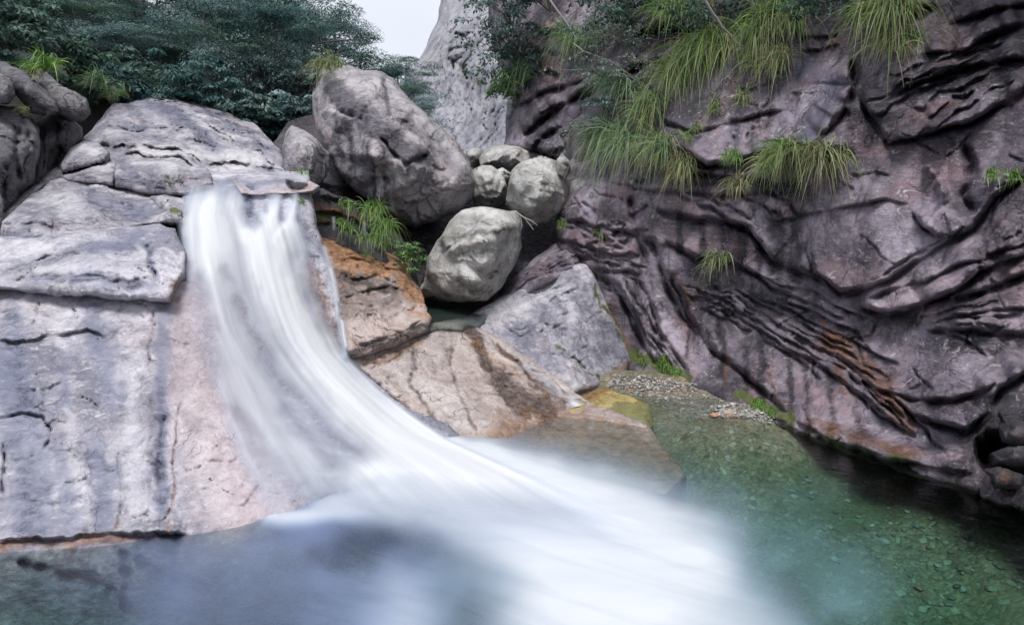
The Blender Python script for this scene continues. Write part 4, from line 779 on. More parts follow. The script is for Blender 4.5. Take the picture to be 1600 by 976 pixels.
# ------------------------------------------------------------------ the cliff on the right
CL = []
CL += [K((1340, 150), (1387, 223), (1454, 208), (1522, 193), (1572, 162), (1620, 128), w=5, d=.18, s=.28, f=26), K((1434, 85), (1505, 81), (1556, 57), (1620, 35), w=5, d=.16, s=.24, f=24), K((1373, 159), (1454, 125), (1512, 105), (1620, 95), w=5, d=.16, s=.26, f=22),
       K((1326, 90), (1333, 135), (1312, 189), (1278, 222), w=4, d=.12, s=-.10, u=-.16, f=26), K((1251, 64), (1282, 62), (1312, 55), w=3, d=.10, s=.14, f=12), K((1248, 82), (1280, 80), (1312, 68), w=3, d=.10, s=.14, f=12), K((1252, 80), (1246, 150), (1240, 215), w=5, d=.05),
       K((1140, 192), (1165, 190), (1190, 183), (1202, 152), w=3, d=.10, s=.06), K((1010, 203), (1037, 190), (1060, 202), (1080, 210), (1121, 203), (1200, 179), (1240, 172), w=3, d=.09, s=.06, f=22), K((1158, 195), (1150, 225), (1148, 245), w=4, d=.05), K((1195, 185), (1175, 215), (1165, 240), w=3, d=.05),
       K((1010, 232), (1037, 243), (1067, 237), (1104, 260), (1155, 255), (1218, 233), (1262, 237), (1310, 232), (1340, 240), w=6, d=.20, s=.38, f=26),
       K((1020, 262), (1070, 268), (1120, 276), (1190, 284), (1260, 290), w=4, d=.12, s=.10, f=14), K((1000, 296), (1060, 300), (1130, 305), (1200, 305), w=4, d=.10, s=.12, f=14),
       # the great bulge and its rolls
       K((1268, 340), (1270, 395), (1278, 425), (1295, 442), (1319, 457), (1360, 452), (1400, 435), (1454, 398), (1488, 375), (1522, 358), (1556, 314), (1620, 268), w=4.5, d=.14, s=.17, f=34),
       K((1424, 331), (1441, 354), (1464, 370), (1491, 368), (1510, 350), w=4, d=.10, s=.16, f=22), K((1207, 351), (1262, 337), (1339, 319), (1393, 312), (1424, 322), w=2.4, d=.06, s=.10, f=14),
       K((1353, 469), (1407, 449), (1454, 439), (1492, 419), (1539, 408), (1566, 392), (1620, 362), w=4, d=.10, s=.10, f=18), K((1340, 478), (1370, 486), (1400, 490), (1444, 481), (1492, 458), (1532, 428), (1560, 412), (1620, 395), w=6, d=.22, s=.42, f=30),
       K((1540, 400), (1580, 388), (1620, 380), w=3, d=.08, s=.1, f=12), K((1360, 440), (1400, 420), (1440, 395), (1480, 372), w=3, d=.05, s=.06, f=12), K((1556, 300), (1580, 290), (1620, 262), w=2, d=.05),
       K((1448, 514), (1485, 520), (1522, 518), (1620, 524), w=4, d=.14, s=.2, f=22), K((1488, 500), (1530, 492), (1556, 486), (1620, 482), w=3, d=.09, s=.1, f=14), K((1488, 470), (1540, 458), (1620, 425), w=6, d=.22, s=.2, f=16), K((1530, 405), (1534, 425), (1520, 445), w=3, d=.08),
       K((1460, 518), (1500, 530), (1530, 545), (1545, 560), w=2.5, d=.06, s=.05), K((1418, 641), (1465, 662), (1516, 673), (1542, 648), (1559, 610), (1620, 575), w=5, d=.16, s=.26, f=24), K((1384, 611), (1427, 624), (1491, 628), (1542, 611), (1560, 590), w=4.5, d=.12, s=.16, f=22),
       K((1556, 320), (1548, 350), (1510, 400), w=2, d=.03), K((1445, 250), (1470, 290), (1480, 320), w=8, d=-.08), K((1500, 215), (1520, 260), (1505, 310), (1530, 340), w=7, d=.08),
       # folded layers falling to the water
       K((1000, 368), (1022, 380), (1032, 398), (1043, 435), (1056, 470), (1070, 496), (1097, 528), w=5, d=.16, s=.12, f=16), K((1043, 420), (1054, 429), (1067, 469), (1087, 510), (1114, 550), (1155, 581), (1189, 610), (1240, 655), w=5, d=.16, s=.16, f=18),
       K((1036, 372), (1091, 405), (1138, 405), (1182, 425), (1214, 448), (1250, 460), w=4, d=.14, s=.22, f=16), K((1020, 322), (1050, 334), (1094, 344), (1138, 347), (1172, 358), (1200, 391), (1214, 408), (1275, 432), (1300, 455), w=5, d=.20, s=.26, f=20),
       K((900, 415), (922, 425), (962, 442), (978, 470), (990, 500), (1010, 545), (1040, 585), w=5, d=.16, s=.16, f=16), K((996, 425), (1006, 450), (1016, 469), (1036, 523), (1063, 562), (1080, 590), w=4, d=.12, s=.10, f=14), K((885, 347), (915, 350), (942, 357), (1000, 366), w=4, d=.14, s=.16, f=12),
       K((868, 371), (905, 380), (949, 395), (1000, 400), w=3, d=.10, s=.12, f=10), K((930, 422), (960, 424), (985, 422), (1005, 430), w=3, d=.10, s=.1, f=10), K((986, 300), (990, 340), (1000, 380), (1016, 420), w=5, d=.12), K((945, 365), (950, 385), w=3, d=.08),
       K((1240, 655), (1300, 690), (1380, 715), (1470, 735), (1530, 742), w=6, d=.12, s=.30, f=16), K((1525, 715), (1560, 706), (1620, 712), w=22, d=.55, s=.3, f=22), K((1184, 510), (1200, 535), (1250, 560), (1290, 600), w=3, d=.08, s=.06),
       # upper left end
       K((800, 172), (840, 152), (878, 135), (920, 122), w=4, d=.22, s=.25, f=12), K((808, 222), (820, 210), (844, 189), (874, 166), (918, 142), w=5, d=.25, s=.28, f=14), K((830, 238), (850, 215), (880, 195), w=4, d=.2, s=.2, f=12), K((860, 240), (890, 230), (905, 225), w=4, d=.2, s=.2, f=10), K((810, 115), (850, 110), (880, 120), w=4, d=.2, s=.2, f=12), K((840, 50), (870, 55), (885, 45), w=4, d=.25, s=.3, f=16), K((840, 70), (845, 110), w=4, d=.2),
       K((900, 160), (940, 130), (1000, 100), (1060, 92), w=6, d=.25, s=.3, f=24), K((960, 60), (1040, 40), (1120, 50), (1240, 20), w=6, d=.3, s=.4, f=26), K((1060, 90), (1130, 80), (1200, 60), w=6, d=.2, s=.25, f=20), K((1320, 20), (1400, 25), (1470, 10), w=5, d=.2, s=.25, f=20), K((1480, 40), (1530, 25), (1620, 5), w=4, d=.14, s=.2, f=16)]
CL += bundle([(1150, 412), (1218, 442), (1292, 469), (1353, 496), (1414, 513)], [(1120, 470), (1184, 512), (1251, 555), (1339, 605), (1420, 665)], 9, 3, 1, w=1.9, d=.07, s=.10, f=9)
CL += bundle([(1251, 551), (1300, 585), (1360, 640), (1440, 690)], [(1291, 545), (1354, 590), (1423, 640), (1490, 720)], 5, 3, 2, w=3, d=.10, s=.12, f=12)
CL += bundle([(1060, 440), (1150, 460), (1200, 500)], [(1075, 470), (1130, 490), (1180, 520)], 6, 3, 3, w=2.5, d=.08, s=.12, f=8)
CL += bundle([(925, 425), (975, 470), (1000, 530), (1040, 580)], [(1000, 410), (1020, 470), (1040, 530), (1075, 580)], 7, 4, 5, w=2.6, d=.07, s=.08, f=9)
CL += bundle([(880, 350), (940, 362), (1000, 370)], [(880, 392), (950, 412), (1010, 425)], 6, 4, 6, w=2.4, d=.07, s=.09, f=8)
CL += bundle([(1400, 490), (1480, 470), (1600, 440)], [(1440, 516), (1500, 512), (1600, 510)], 4, 4, 7, w=2.5, d=.07, s=.09, f=10)
CL += bundle([(1330, 160), (1420, 110), (1600, 60)], [(1390, 215), (1460, 195), (1590, 130)], 6, 6, 8, w=3, d=.08, s=.10, f=12)
CL += bundle([(1180, 290), (1240, 320), (1268, 350)], [(1050, 300), (1120, 330), (1200, 380)], 4, 4, 9, w=3, d=.08, s=.10, f=12)
CL += rand_cracks((1000, 120, 1600, 700), 40, -15, 60, 91, 1.7, .035, .04, 9, 30) + rand_cracks((880, 280, 1000, 420), 20, 15, 40, 92, 2, .05, .06, 8, 30) + rand_cracks((800, -20, 1000, 240), 14, -35, 60, 93, 3, .12, .15, 10, 20)
CL += rand_cracks((1100, 480, 1350, 680), 14, 75, 60, 94, 2, .04, .02, 8, 12)
for c in CL: c['d'] *= 1.15; c['w'] *= 1.15
st = []
for x, y0, y1, w, a in [(1062, 338, 392, 7, 1), (1098, 346, 404, 9, 1), (1130, 350, 400, 6, .8), (1160, 355, 420, 12, .9), (1190, 375, 430, 9, .9), (1220, 345, 420, 20, .95), (1250, 340, 430, 16, .9), (1112, 520, 560, 8, .9), (1128, 500, 590, 7, .9), (1165, 540, 610, 7, .8), (1190, 520, 630, 9, .9),
                        (1236, 560, 660, 7, .9), (1262, 580, 680, 8, .7), (1075, 470, 560, 5, .7), (1140, 470, 500, 12, .8), (1300, 610, 690, 8, .7), (1340, 640, 700, 8, .6), (1205, 100, 200, 9, .6), (1330, 90, 200, 9, .7), (1180, 200, 240, 6, .6), (1290, 320, 400, 5, .4), (1440, 250, 300, 6, .4), (1490, 530, 600, 6, .35), (1020, 440, 500, 4, .5)]:
    st.append(([(x, y0), (x + 3, (y0 + y1) / 2), (x + 1, y1)], w, a))
st += [([(1360, 150), (1450, 120), (1600, 90)], 38, .85), ([(1340, 180), (1420, 190)], 22, .85), ([(1480, 175), (1600, 60)], 14, .6), ([(1060, 280), (1180, 290), (1260, 300)], 20, .9), ([(1150, 440), (1250, 490), (1340, 530)], 22, .7), ([(1350, 500), (1430, 500)], 14, .8), ([(1480, 490), (1600, 460)], 14, .6),  # stroke under the long ledge paints its shadow into the rock colour
       ([(1000, 60), (1120, 20), (1300, 0)], 45, .85), ([(800, 150), (880, 100), (960, 40)], 45, .6), ([(820, 200), (870, 170)], 16, .8), ([(940, 330), (980, 340)], 16, .7), ([(1540, 690), (1600, 680), (1600, 760)], 44, 1.2), ([(1300, 665), (1420, 715), (1500, 735)], 14, .6), ([(1470, 20), (1560, 20)], 26, .6), ([(1575, 215), (1600, 240)], 12, .5)]  # strokes at the cave and cliff foot paint the undercut's shade
o = rock("cliff", [(786, 236), (792, 180), (800, 130), (786, 90), (770, 40), (762, -60), (800, -300), (900, -420), (2250, -420), (2250, 1140), (1950, 980), (1760, 890), (1640, 830), (1590, 800), (1500, 764), (1440, 745), (1300, 700), (1190, 660), (1090, 616), (1000, 606), (950, 600), (925, 545), (900, 470), (890, 425), (868, 385), (868, 345), (872, 290), (880, 246), (838, 240)],
     [(790, 220, 15), (800, 120, 15.5), (770, -20, 16.5), (880, 240, 13.0), (880, 350, 11.9), (940, 440, 11.2), (985, 568, 'z', 0), (1090, 602, 'z', 0), (1200, 648, 'z', 0), (1300, 686, 'z', 0), (1500, 748, 'z', 0), (1600, 792, 'z', 0), (1700, 834, 'z', 0),
      (900, 0, 14.4), (1000, 150, 11.5), (1000, 0, 12.8), (1050, 300, 10.2), (1100, 100, 10.7), (1200, 0, 10.2), (1200, 300, 8.9), (1300, 100, 8.5), (1200, 500, 8.85), (1360, 380, 7.25), (1340, 560, 7.35), (1500, -40, 7.9), (1500, 280, 6.75), (1500, 470, 6.5), (1490, 590, 6.15), (1460, 690, 6.1), (2250, 1110, 'z', 0), (1950, 960, 'z', 0), (2250, 300, 3.5), (2250, -400, 3.9), (1900, 300, 4.7), (1650, -60, 6.9), (1650, -400, 6.6), (1300, -400, 8.3), (950, -400, 13.0), (1650, 300, 6.1), (1650, 600, 5.7)],
     M['cliff'], step=2.1, edge=(12, .35), seed=71, back=4, facet=(48, .13, 1.5), gain=1.5, cracks=CL, jag=3, warp=2.2, noise=((1.8, .05), (.5, .014), (.15, .007)), chips=((1.0, .045), (.34, .028), (.12, .011)),
     marks={'B': st,
            'R': [([(952, 470), (970, 520), (990, 560)], 7, .9), ([(1300, 530), (1370, 590), (1420, 660)], 22, .85), ([(1270, 660), (1350, 690), (1440, 715)], 16, .8), ([(1210, 600), (1250, 680)], 10, .5), ([(1135, 560), (1140, 610)], 6, .7), ([(1205, 560), (1215, 640)], 5, .6), ([(1090, 345), (1180, 400)], 8, .4), ([(1060, 430), (1090, 500)], 6, .6), ([(1290, 500), (1300, 515)], 7, .7),
                  ([(860, 40), (870, 60)], 14, .6), ([(850, 90), (870, 110)], 12, .5), ([(1420, 180), (1500, 160)], 12, .4), ([(1310, 580), (1330, 620)], 12, .6)],
            'G': [([(992, 556), (1030, 568), (1072, 590)], 12, 1.0), ([(940, 450), (965, 510), (985, 545)], 5, .7), ([(1160, 618), (1200, 640), (1235, 655)], 10, .95), ([(1070, 208), (1085, 216)], 6, .8), ([(1160, 92), (1172, 96)], 8, .8), ([(1020, 196)], 6, .8), ([(1560, 270), (1585, 275)], 6, .7), ([(1230, 660), (1320, 695), (1440, 725)], 9, .5), ([(1545, 640), (1540, 660)], 5, .5), ([(920, 200), (960, 160), (1020, 120)], 16, .6), ([(1080, 440), (1110, 445)], 6, .4)],
            'P': [([(1090, 380), (1170, 395)], 16, .8), ([(1300, 420), (1400, 440)], 20, .6), ([(1380, 480), (1500, 430)], 9, .8), ([(1030, 300), (1090, 330)], 12, .6), ([(1250, 600), (1330, 650)], 22, .8), ([(850, 60), (870, 130)], 24, .9), ([(900, 370), (990, 390)], 16, .7), ([(1400, 190), (1480, 165)], 12, .6), ([(1060, 500), (1080, 560)], 14, .6)],
            'U': [([(1255, 100), (1300, 130), (1270, 210)], 26, .7), ([(1150, 200), (1160, 245)], 10, .5), ([(1210, 470), (1290, 500)], 16, .7), ([(1040, 190), (1100, 230)], 24, .5)],  # first stroke paints the sky's reflection on the upper rock face
            'A': [([(1330, 340), (1400, 350), (1470, 330)], 40, .55), ([(1385, 330), (1395, 390)], 30, .75), ([(1480, 430), (1560, 330)], 16, .5), ([(1400, 475), (1480, 440)], 7, .6), ([(1450, 570), (1540, 590)], 36, .5), ([(1290, 110), (1270, 180)], 14, .4), ([(1060, 240), (1110, 225)], 10, .35), ([(1340, 290), (1400, 280)], 16, .5), ([(1030, 490), (1050, 520), (1070, 545)], 14, .95), ([(1010, 470), (1030, 490)], 8, .8), ([(1370, 535), (1430, 560)], 22, .6), ([(1480, 570), (1540, 580)], 24, .45), ([(1370, 480), (1450, 460), (1500, 430)], 8, .5), ([(1120, 380), (1150, 385)], 6, .5), ([(1110, 600), (1130, 600)], 8, .5), ([(1560, 220), (1540, 270)], 14, .5), ([(1450, 670), (1490, 690)], 12, .4), ([(1270, 200), (1285, 150)], 10, .35), ([(905, 310), (930, 330)], 14, .8), ([(1290, 625), (1330, 640)], 8, .4)]})
tag(o, "tall dark purple cliff with folded overhanging layers above the pool", kind='structure')
o = rock("boulder", [(884, 262), (884, 225), (894, 190), (912, 172), (948, 165), (985, 180), (1000, 215), (985, 240), (950, 262), (920, 280), (896, 276)], [(884, 255, 12.1), (910, 180, 12.3), (985, 190, 11.9), (930, 230, 11.7), (960, 250, 11.7)], M['cliff'], step=2, edge=(14, .35), belly=.5, seed=72, jag=3, hull=(8, .4), chips=((.6, .06), (.22, .025)),
     marks={'B': [([(890, 240), (896, 200)], 6, .5)], 'A': [([(920, 200), (960, 190)], 12, .5)]}, cracks=rand_cracks((890, 180, 980, 270), 6, -30, 40, 6, 1.6, .03, .03, 7))
tag(o, "smooth round grey boulder bedded in the cliff under the hanging grass", "boulder")
o = rock("boulder", [(884, 300), (894, 280), (920, 268), (960, 276), (992, 300), (998, 340), (985, 362), (950, 356), (915, 350), (892, 346), (884, 325)], [(886, 300, 11.7), (910, 280, 11.6), (990, 320, 11.0), (930, 320, 11.15), (920, 345, 11.2), (970, 350, 10.95)], M['boulder'], step=2, edge=(6, .15), belly=.5, seed=73, chips=((.45, .06), (.2, .03)), hull=(8, .45), jag=2,
     marks={'B': [([(940, 340), (985, 345)], 18, .85)], 'A': [([(905, 295), (920, 325)], 16, .8)]}, cracks=rand_cracks((890, 280, 985, 350), 16, 60, 35, 7, 1.8, .04, .05, 7))
tag(o, "fractured pale and dark boulder at the cliff's foot, below the long hanging grass", "boulder")

# ------------------------------------------------------------------ water
slabY = ROCK_SURF["rock_slab"]
slabY = surf(SLAB_CTRL)
def strokes(PX, PY, lst, seed, warp=6, sc=40):
    wx = PX + warp * noise2(PX, PY, sc, seed, 3); wy = PY + warp * noise2(PX, PY, sc, seed + 7, 3)
    r = np.zeros(PX.shape)
    for pts, w, a in lst:
        if len(pts) == 1: pts = [pts[0], (pts[0][0] + .1, pts[0][1])]
        d, _, par, _, _ = polyline_dist(wx, wy, pts)
        ww = w if not isinstance(w, tuple) else w[0] + (w[1] - w[0]) * par
        r = r + np.where(a > 0, (1 - np.clip(r, 0, 1)), np.clip(r, 0, 1)) * a * np.exp(-(d / ww) ** 2)
    return np.clip(r, 0, 1)
def sheet(name, left, right, depth, dens, nv=200, nu=90, off=0.06, lift=0.05, seed=1, fade=0.0):
    """a falling sheet of water: lofted between its two edges, following the rock"""
    Lp = resample(left, nv); Rp = resample(right, nv)
    u = np.linspace(0, 1, nu)[None, :]; v = np.linspace(0, 1, nv)[:, None]
    PX = Lp[:, :1] * (1 - u) + Rp[:, :1] * u; PY = Lp[:, 1:] * (1 - u) + Rp[:, 1:] * u
    D = depth(PX, PY)
    dn = dens(PX, PY) * np.clip(np.minimum(u, 1 - u) / 0.05, 0, 1) * np.clip(v / 0.02, 0, 1) * (ss(0, fade, 1 - v) * (.25 + .75 * ss(.0, .07, v)) if fade else 1)
    P0 = np.stack([u * 8 + 0 * v, v * 2.4 + 0 * u, 0 * u * v], -1)
    ridge = fbm(P0, 3, seed)
    D = D - off - lift * dn - 0.035 * ridge * np.sqrt(dn)
    P = unproj(PX, PY, D)
    i = np.arange(nu * nv).reshape(nv, nu)
    f = np.stack([i[:-1, :-1], i[1:, :-1], i[1:, 1:], i[:-1, 1:]], -1).reshape(-1, 4)
    uv = np.stack([u + 0 * v, v + 0 * u], -1).reshape(-1, 2)
    return mesh_obj(name, P.reshape(-1, 3), f, M['foam'], attrs={"whiteness": dn.ravel()}, uv=uv)
def fallY(X, Y):
    a = slabY(X, Y) - .17; r = ray(X, Y); b = r[..., 1] * (.13 - CAM_H) / np.minimum(r[..., 2], -.02)
    k = .35; h = np.clip(.5 + .5 * (b - a) / k, 0, 1); return b * (1 - h) + a * h - k * h * (1 - h)
main = [([(336, 284), (330, 340), (338, 380)], (28, 38), .98), ([(308, 300), (300, 360), (318, 420)], 20, .8), ([(366, 306), (372, 340), (388, 370)], 12, .75),
        ([(338, 370), (365, 450), (405, 540), (450, 620), (510, 690), (580, 745)], (34, 44), .66), ([(320, 400), (345, 500), (380, 600), (430, 700), (490, 780)], (24, 58), .52), ([(345, 620), (420, 770)], 60, .42),
        ([(462, 304), (452, 350), (430, 375)], 10, .8), ([(430, 306), (420, 340), (405, 370)], 15, .75), ([(402, 345), (410, 400), (440, 470), (500, 560), (570, 630), (650, 685), (730, 720)], (26, 66), 1.0), ([(700, 715), (800, 770), (900, 830)], (50, 90), .95), ([(560, 760), (700, 790), (820, 840)], (30, 60), .85),
        ([(455, 360), (430, 400), (415, 420)], 26, .72), ([(468, 350), (496, 372), (516, 398), (526, 430)], 13, .55), ([(480, 385), (470, 420), (450, 450)], 22, .45), ([(420, 440), (470, 530), (550, 630), (640, 690)], (20, 40), .9),
        ([(372, 470), (410, 545), (450, 610), (500, 660), (585, 738)], (10, 18), -.6), ([(310, 430), (330, 540), (350, 640)], 12, -.45), ([(372, 640), (420, 720), (470, 790)], (14, 30), -.45), ([(448, 640), (520, 720), (560, 750)], 13, -.4),
        ([(388, 290), (394, 345)], 11, -.97), ([(408, 310), (404, 330)], 2.5, -.5), ([(442, 300), (439, 340)], 6, -.8), ([(472, 300), (470, 340)], 5, -.8), ([(415, 300), (412, 330)], 4, -.6), ([(470, 700), (500, 760)], 18, .3), ([(560, 745), (640, 715), (720, 705)], 22, .9), ([(350, 420), (380, 480)], 8, -.3)]
o = sheet("waterfall", [(296, 279), (288, 296), (276, 330), (276, 390), (284, 440), (296, 500), (318, 570), (340, 640), (366, 710), (398, 778), (418, 816), (432, 852)],
          [(470, 282), (478, 300), (474, 350), (492, 400), (505, 450), (525, 510), (550, 560), (600, 610), (660, 655), (710, 688), (770, 714), (850, 748), (940, 792), (1010, 840)], fallY, lambda X, Y: strokes(X, Y, main, 11, 5, 34), 260, 120, .0, .12, 5, fade=.26)
tag(o, "silky white waterfall sliding down the pale slab into the pool", "waterfall")
shelfY = ROCK_SURF["rock_shelf"]
tr = [([(506, 386), (520, 440), (530, 500), (540, 556)], 5, .5), ([(516, 420), (528, 470)], 3, .5), ([(534, 500), (542, 540)], 3, .6)]
o = sheet("water_trickle", [(496, 380), (508, 420), (520, 470), (526, 520), (532, 570)], [(518, 380), (532, 420), (540, 470), (544, 520), (552, 566)], lambda X, Y: np.minimum(slabY(X, Y), shelfY(X, Y)) - .02, lambda X, Y: strokes(X, Y, tr, 12, 2), 60, 16, .04, .02, 6)
tag(o, "thin white trickle down the edge of the rusty shelf, beside the waterfall", "trickle")
ledgeF = surf([(470, 300, 9.25), (500, 300, 9.9), (470, 365, 8.9), (540, 330, 10.2), (600, 360, 10.6), (640, 430, 10.2), (560, 385, 9.7), (510, 376, 9.35)])
for k, (x, a, b, lab) in enumerate([(521, 338, 364, "short pale trickle dropping from the wet ledge nearest the waterfall"), (569, 346, 378, "tall pale trickle dropping beside the ferns under the largest boulder")]):
    o = sheet("water_trickle", [(x - 5, a), (x - 6, b)], [(x + 4, a), (x + 7, b)], lambda X, Y: ledgeF(X, Y) * 0 + float(ledgeF(np.array(x * 1.0), np.array(a * 1.0))) - .3, lambda X, Y: strokes(X, Y, [([(x, a - 4), (x + .5, b - 6)], 2.4, .5)], 5, 0), 24, 11, .05, .02, 20 + k)
    tag(o, lab, "trickle")
foreY = surf([(560, 565, 7.5), (668, 509, 8.85), (718, 503, 9.25), (800, 545, 8.95), (870, 602, 8.55), (905, 640, 'z', 0.0), (842, 664, 'z', 0), (785, 690, 'z', 0), (722, 694, 'z', 0), (760, 590, 8.2)])
o = sheet("water_trickle", [(700, 504), (770, 545), (822, 580), (858, 612), (888, 638)], [(722, 502), (800, 545), (850, 577), (884, 606), (920, 630)], foreY, lambda X, Y: strokes(X, Y, [([(855, 602), (872, 616)], 6, .35), ([(896, 630), (908, 636)], 7, .95), ([(820, 575), (850, 598)], 9, .25)], 13, 2), 60, 16, .05, .03, 9)
tag(o, "thin film of water running over the pinkish slab into the pool", "trickle")

# pool: one body of water with foam spreading from the foot of the fall
foamS = [([(418, 813), (470, 806), (540, 790), (640, 750), (760, 715)], (10, 28), 1.0), ([(500, 795), (620, 780), (760, 790)], (18, 60), .95), ([(640, 745), (760, 770), (900, 830), (1000, 900)], (50, 105), 1.0), ([(720, 715), (820, 745), (950, 800), (1080, 870)], (22, 70), .85),
         ([(800, 800), (880, 880), (960, 990)], (70, 110), .95), ([(1040, 890), (1120, 960), (1180, 1010)], (70, 80), .62), ([(640, 940), (620, 1000)], 62, .5), ([(900, 980), (1000, 1100)], 130, .9), ([(560, 700), (720, 702)], 14, .8),
         ([(760, 880), (740, 960)], 50, -.25), ([(660, 850), (700, 930)], 40, -.3)]
murkSkyS = [([(1080, 810), (1180, 870), (1280, 960)], (50, 120), .55), ([(960, 770), (1100, 810)], 36, .35), ([(640, 880), (740, 960)], 90, .6), ([(500, 860), (620, 920)], 60, .35), ([(1150, 920), (1260, 990)], 90, .45), ([(1030, 765), (1130, 780)], 22, .2), ([(300, 940), (420, 920), (560, 990)], 110, .75), ([(480, 850), (640, 870)], 40, .6)]  # lower left strokes carry the painted sky reflection, the others bubbles
def pool_attrs(X, Y, Z):
    px, py, zc = proj(np.stack([X, Y, 0 * X], -1)); ok = (zc > .4)
    px = np.where(ok, px, 5000); py = np.where(ok, py, 5000)
    fo = strokes(px, py, foamS, 21, 12, 110); mu = strokes(px, py, murkSkyS, 22, 70, 130) * np.clip(.75 + .6 * noise2(px, py, 160, 29, 3), .2, 1.1)
    b = zbed(X, Y)
    return {"whiteness": fo.ravel(), "murk": mu.ravel(), "sky_slate": (1 - ss(-.9, .3, X)).ravel()}
wxs = np.linspace(-7.5, 7.5, 300); wys = np.concatenate([np.linspace(-1.5, 2.8, 20), np.linspace(2.85, 10.45, 230)])
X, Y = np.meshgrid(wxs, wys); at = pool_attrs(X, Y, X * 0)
Zt = 0.012 * fbm(np.stack([X * 1.2, Y * 2.6, 0 * X], -1), 3, 4) * (0.3 + at["whiteness"].reshape(X.shape)) + 0.10 * at["whiteness"].reshape(X.shape) * ss(4.6, 6.3, Y)
nx, ny = len(wxs), len(wys)
V = np.stack([X, Y, Zt], -1).reshape(-1, 3); i = np.arange(nx * ny).reshape(ny, nx)
fc = [tuple(q) for q in np.stack([i[:-1, :-1], i[:-1, 1:], i[1:, 1:], i[1:, :-1]], -1).reshape(-1, 4).tolist()]
loop = list(i[0, :]) + list(i[1:, -1]) + list(i[-1, -2::-1]) + list(i[-2:0:-1, 0])
nb = len(V); Vb = V[loop].copy(); Vb[:, 2] = -3.2; V = np.vstack([V, Vb])
n = len(loop)
for k in range(n):
    fc.append((int(loop[(k + 1) % n]), int(loop[k]), nb + k, nb + (k + 1) % n))
fc.append(tuple(nb + k for k in range(n))[::-1])
ext = lambda a: np.concatenate([a, np.zeros(n)])
o = mesh_obj("water", V, fc, M['water'], attrs={"whiteness": ext(at["whiteness"]), "murk": ext(at["murk"]), "sky_slate": ext(at["sky_slate"])}, origin=(0, 0, 0)); o["kind"] = 'structure'
o["label"] = "clear green pool with white foam spreading from the waterfall"
# small upper pool under the squat boulder
pw = [unproj(px, py, YZ(px, py, .93)) for px, py in [(640, 512), (690, 503), (722, 501), (760, 492), (830, 440), (800, 420), (700, 430), (640, 450)]]
pw = np.array(pw); pw2 = pw.copy(); pw2[:, 2] -= .4; k8 = len(pw)
o = mesh_obj("upper_water", np.vstack([pw, pw2]), [tuple(range(k8))] + [((k + 1) % k8, k, k8 + k, k8 + (k + 1) % k8) for k in range(k8)], M['backwater'], origin=pw.mean(0), attrs={"whiteness": np.zeros(2 * k8), "murk": np.full(2 * k8, .35)}, smooth=False); o["kind"] = 'structure'

# ------------------------------------------------------------------ gravel and loose stones
_oct = None
def unit_stone(rg):
    t = (1 + 5 ** .5) / 2
    v = np.array([(-1, t, 0), (1, t, 0), (-1, -t, 0), (1, -t, 0), (0, -1, t), (0, 1, t), (0, -1, -t), (0, 1, -t), (t, 0, -1), (t, 0, 1), (-t, 0, -1), (-t, 0, 1)], float); v /= np.linalg.norm(v[0])
    f = [(0, 11, 5), (0, 5, 1), (0, 1, 7), (0, 7, 10), (0, 10, 11), (1, 5, 9), (5, 11, 4), (11, 10, 2), (10, 7, 6), (7, 1, 8), (3, 9, 4), (3, 4, 2), (3, 2, 6), (3, 6, 8), (3, 8, 9), (4, 9, 5), (2, 4, 11), (6, 2, 10), (8, 6, 7), (9, 8, 1)]
    v = v * rg.uniform(.8, 1.15, (12, 1)) * np.array([1, rg.uniform(.6, .95), rg.uniform(.4, .65)])
    a = rg.uniform(0, 6.28); c, s = math.cos(a), math.sin(a)
    return v @ np.array([[c, s, 0], [-s, c, 0], [0, 0, 1]]), f
PAL = [(.20, .20, .20), (.30, .29, .27), (.40, .39, .37), (.16, .15, .13), (.26, .22, .19), (.34, .33, .34), (.12, .13, .12), (.48, .47, .45)]
def stones(name, spots, kind=None):
    rg = np.random.RandomState(5); V, Fc, T = [], [], []
    nb = 0
    for (x, y, z, r, dark) in spots:
        v, f = unit_stone(rg); V.append(v * r + np.array([x, y, z])); Fc += [(a + nb, b + nb, c + nb) for a, b, c in f]; nb += 12
        c = np.array(PAL[rg.randint(len(PAL))]) * rg.uniform(.8, 1.15) * dark
        if rg.rand() < .05: c = np.array((.34, .19, .13)) * dark
        T += [list(c) + [1]] * 12
    o = mesh_obj(name, np.vstack(V), np.array(Fc), M['stone'], attrs={"tint": np.array(T)}, smooth=False)
    if kind: o["kind"] = kind
    return o
rg = np.random.RandomState(12); sp = []
def px_on_bed(px, py):
    z = 0.0
    for _ in range(4):
        Yb = YZ(px, py, z); p = unproj(px, py, Yb); z = float(zbed(np.array([p[0]]), np.array([p[1]]))[0])
    return p[0], p[1], z
for poly, n, r0, r1, lift in [([(948, 606), (960, 588), (1010, 588), (1092, 600), (1088, 612), (1010, 610)], 900, .010, .030, .03), ([(1115, 640), (1150, 630), (1225, 655), (1230, 668), (1180, 664), (1125, 655)], 650, .010, .032, .03), ([(940, 612), (1090, 608), (1240, 665), (1200, 700), (1040, 640)], 1100, .010, .030, .0), ([(1010, 640), (1180, 660), (1330, 700), (1420, 760), (1300, 760), (1080, 700)], 500, .014, .045, .0),
                       ([(1200, 800), (1400, 780), (1610, 840), (1610, 980), (1400, 980), (1260, 880)], 330, .014, .05, .0)]:
    xs = [p[0] for p in poly]; ys = [p[1] for p in poly]; k = 0
    while k < n:
        px, py = rg.uniform(min(xs), max(xs)), rg.uniform(min(ys), max(ys))
        if not inside(np.array([px]), np.array([py]), poly)[0]: continue
        k += 1; x, y, z = px_on_bed(px, py); r = r0 + (r1 - r0) * rg.rand() ** 2.2
        sp.append((x, y, z + lift * rg.rand() + r * .1, r, 1.0 if lift else .8))
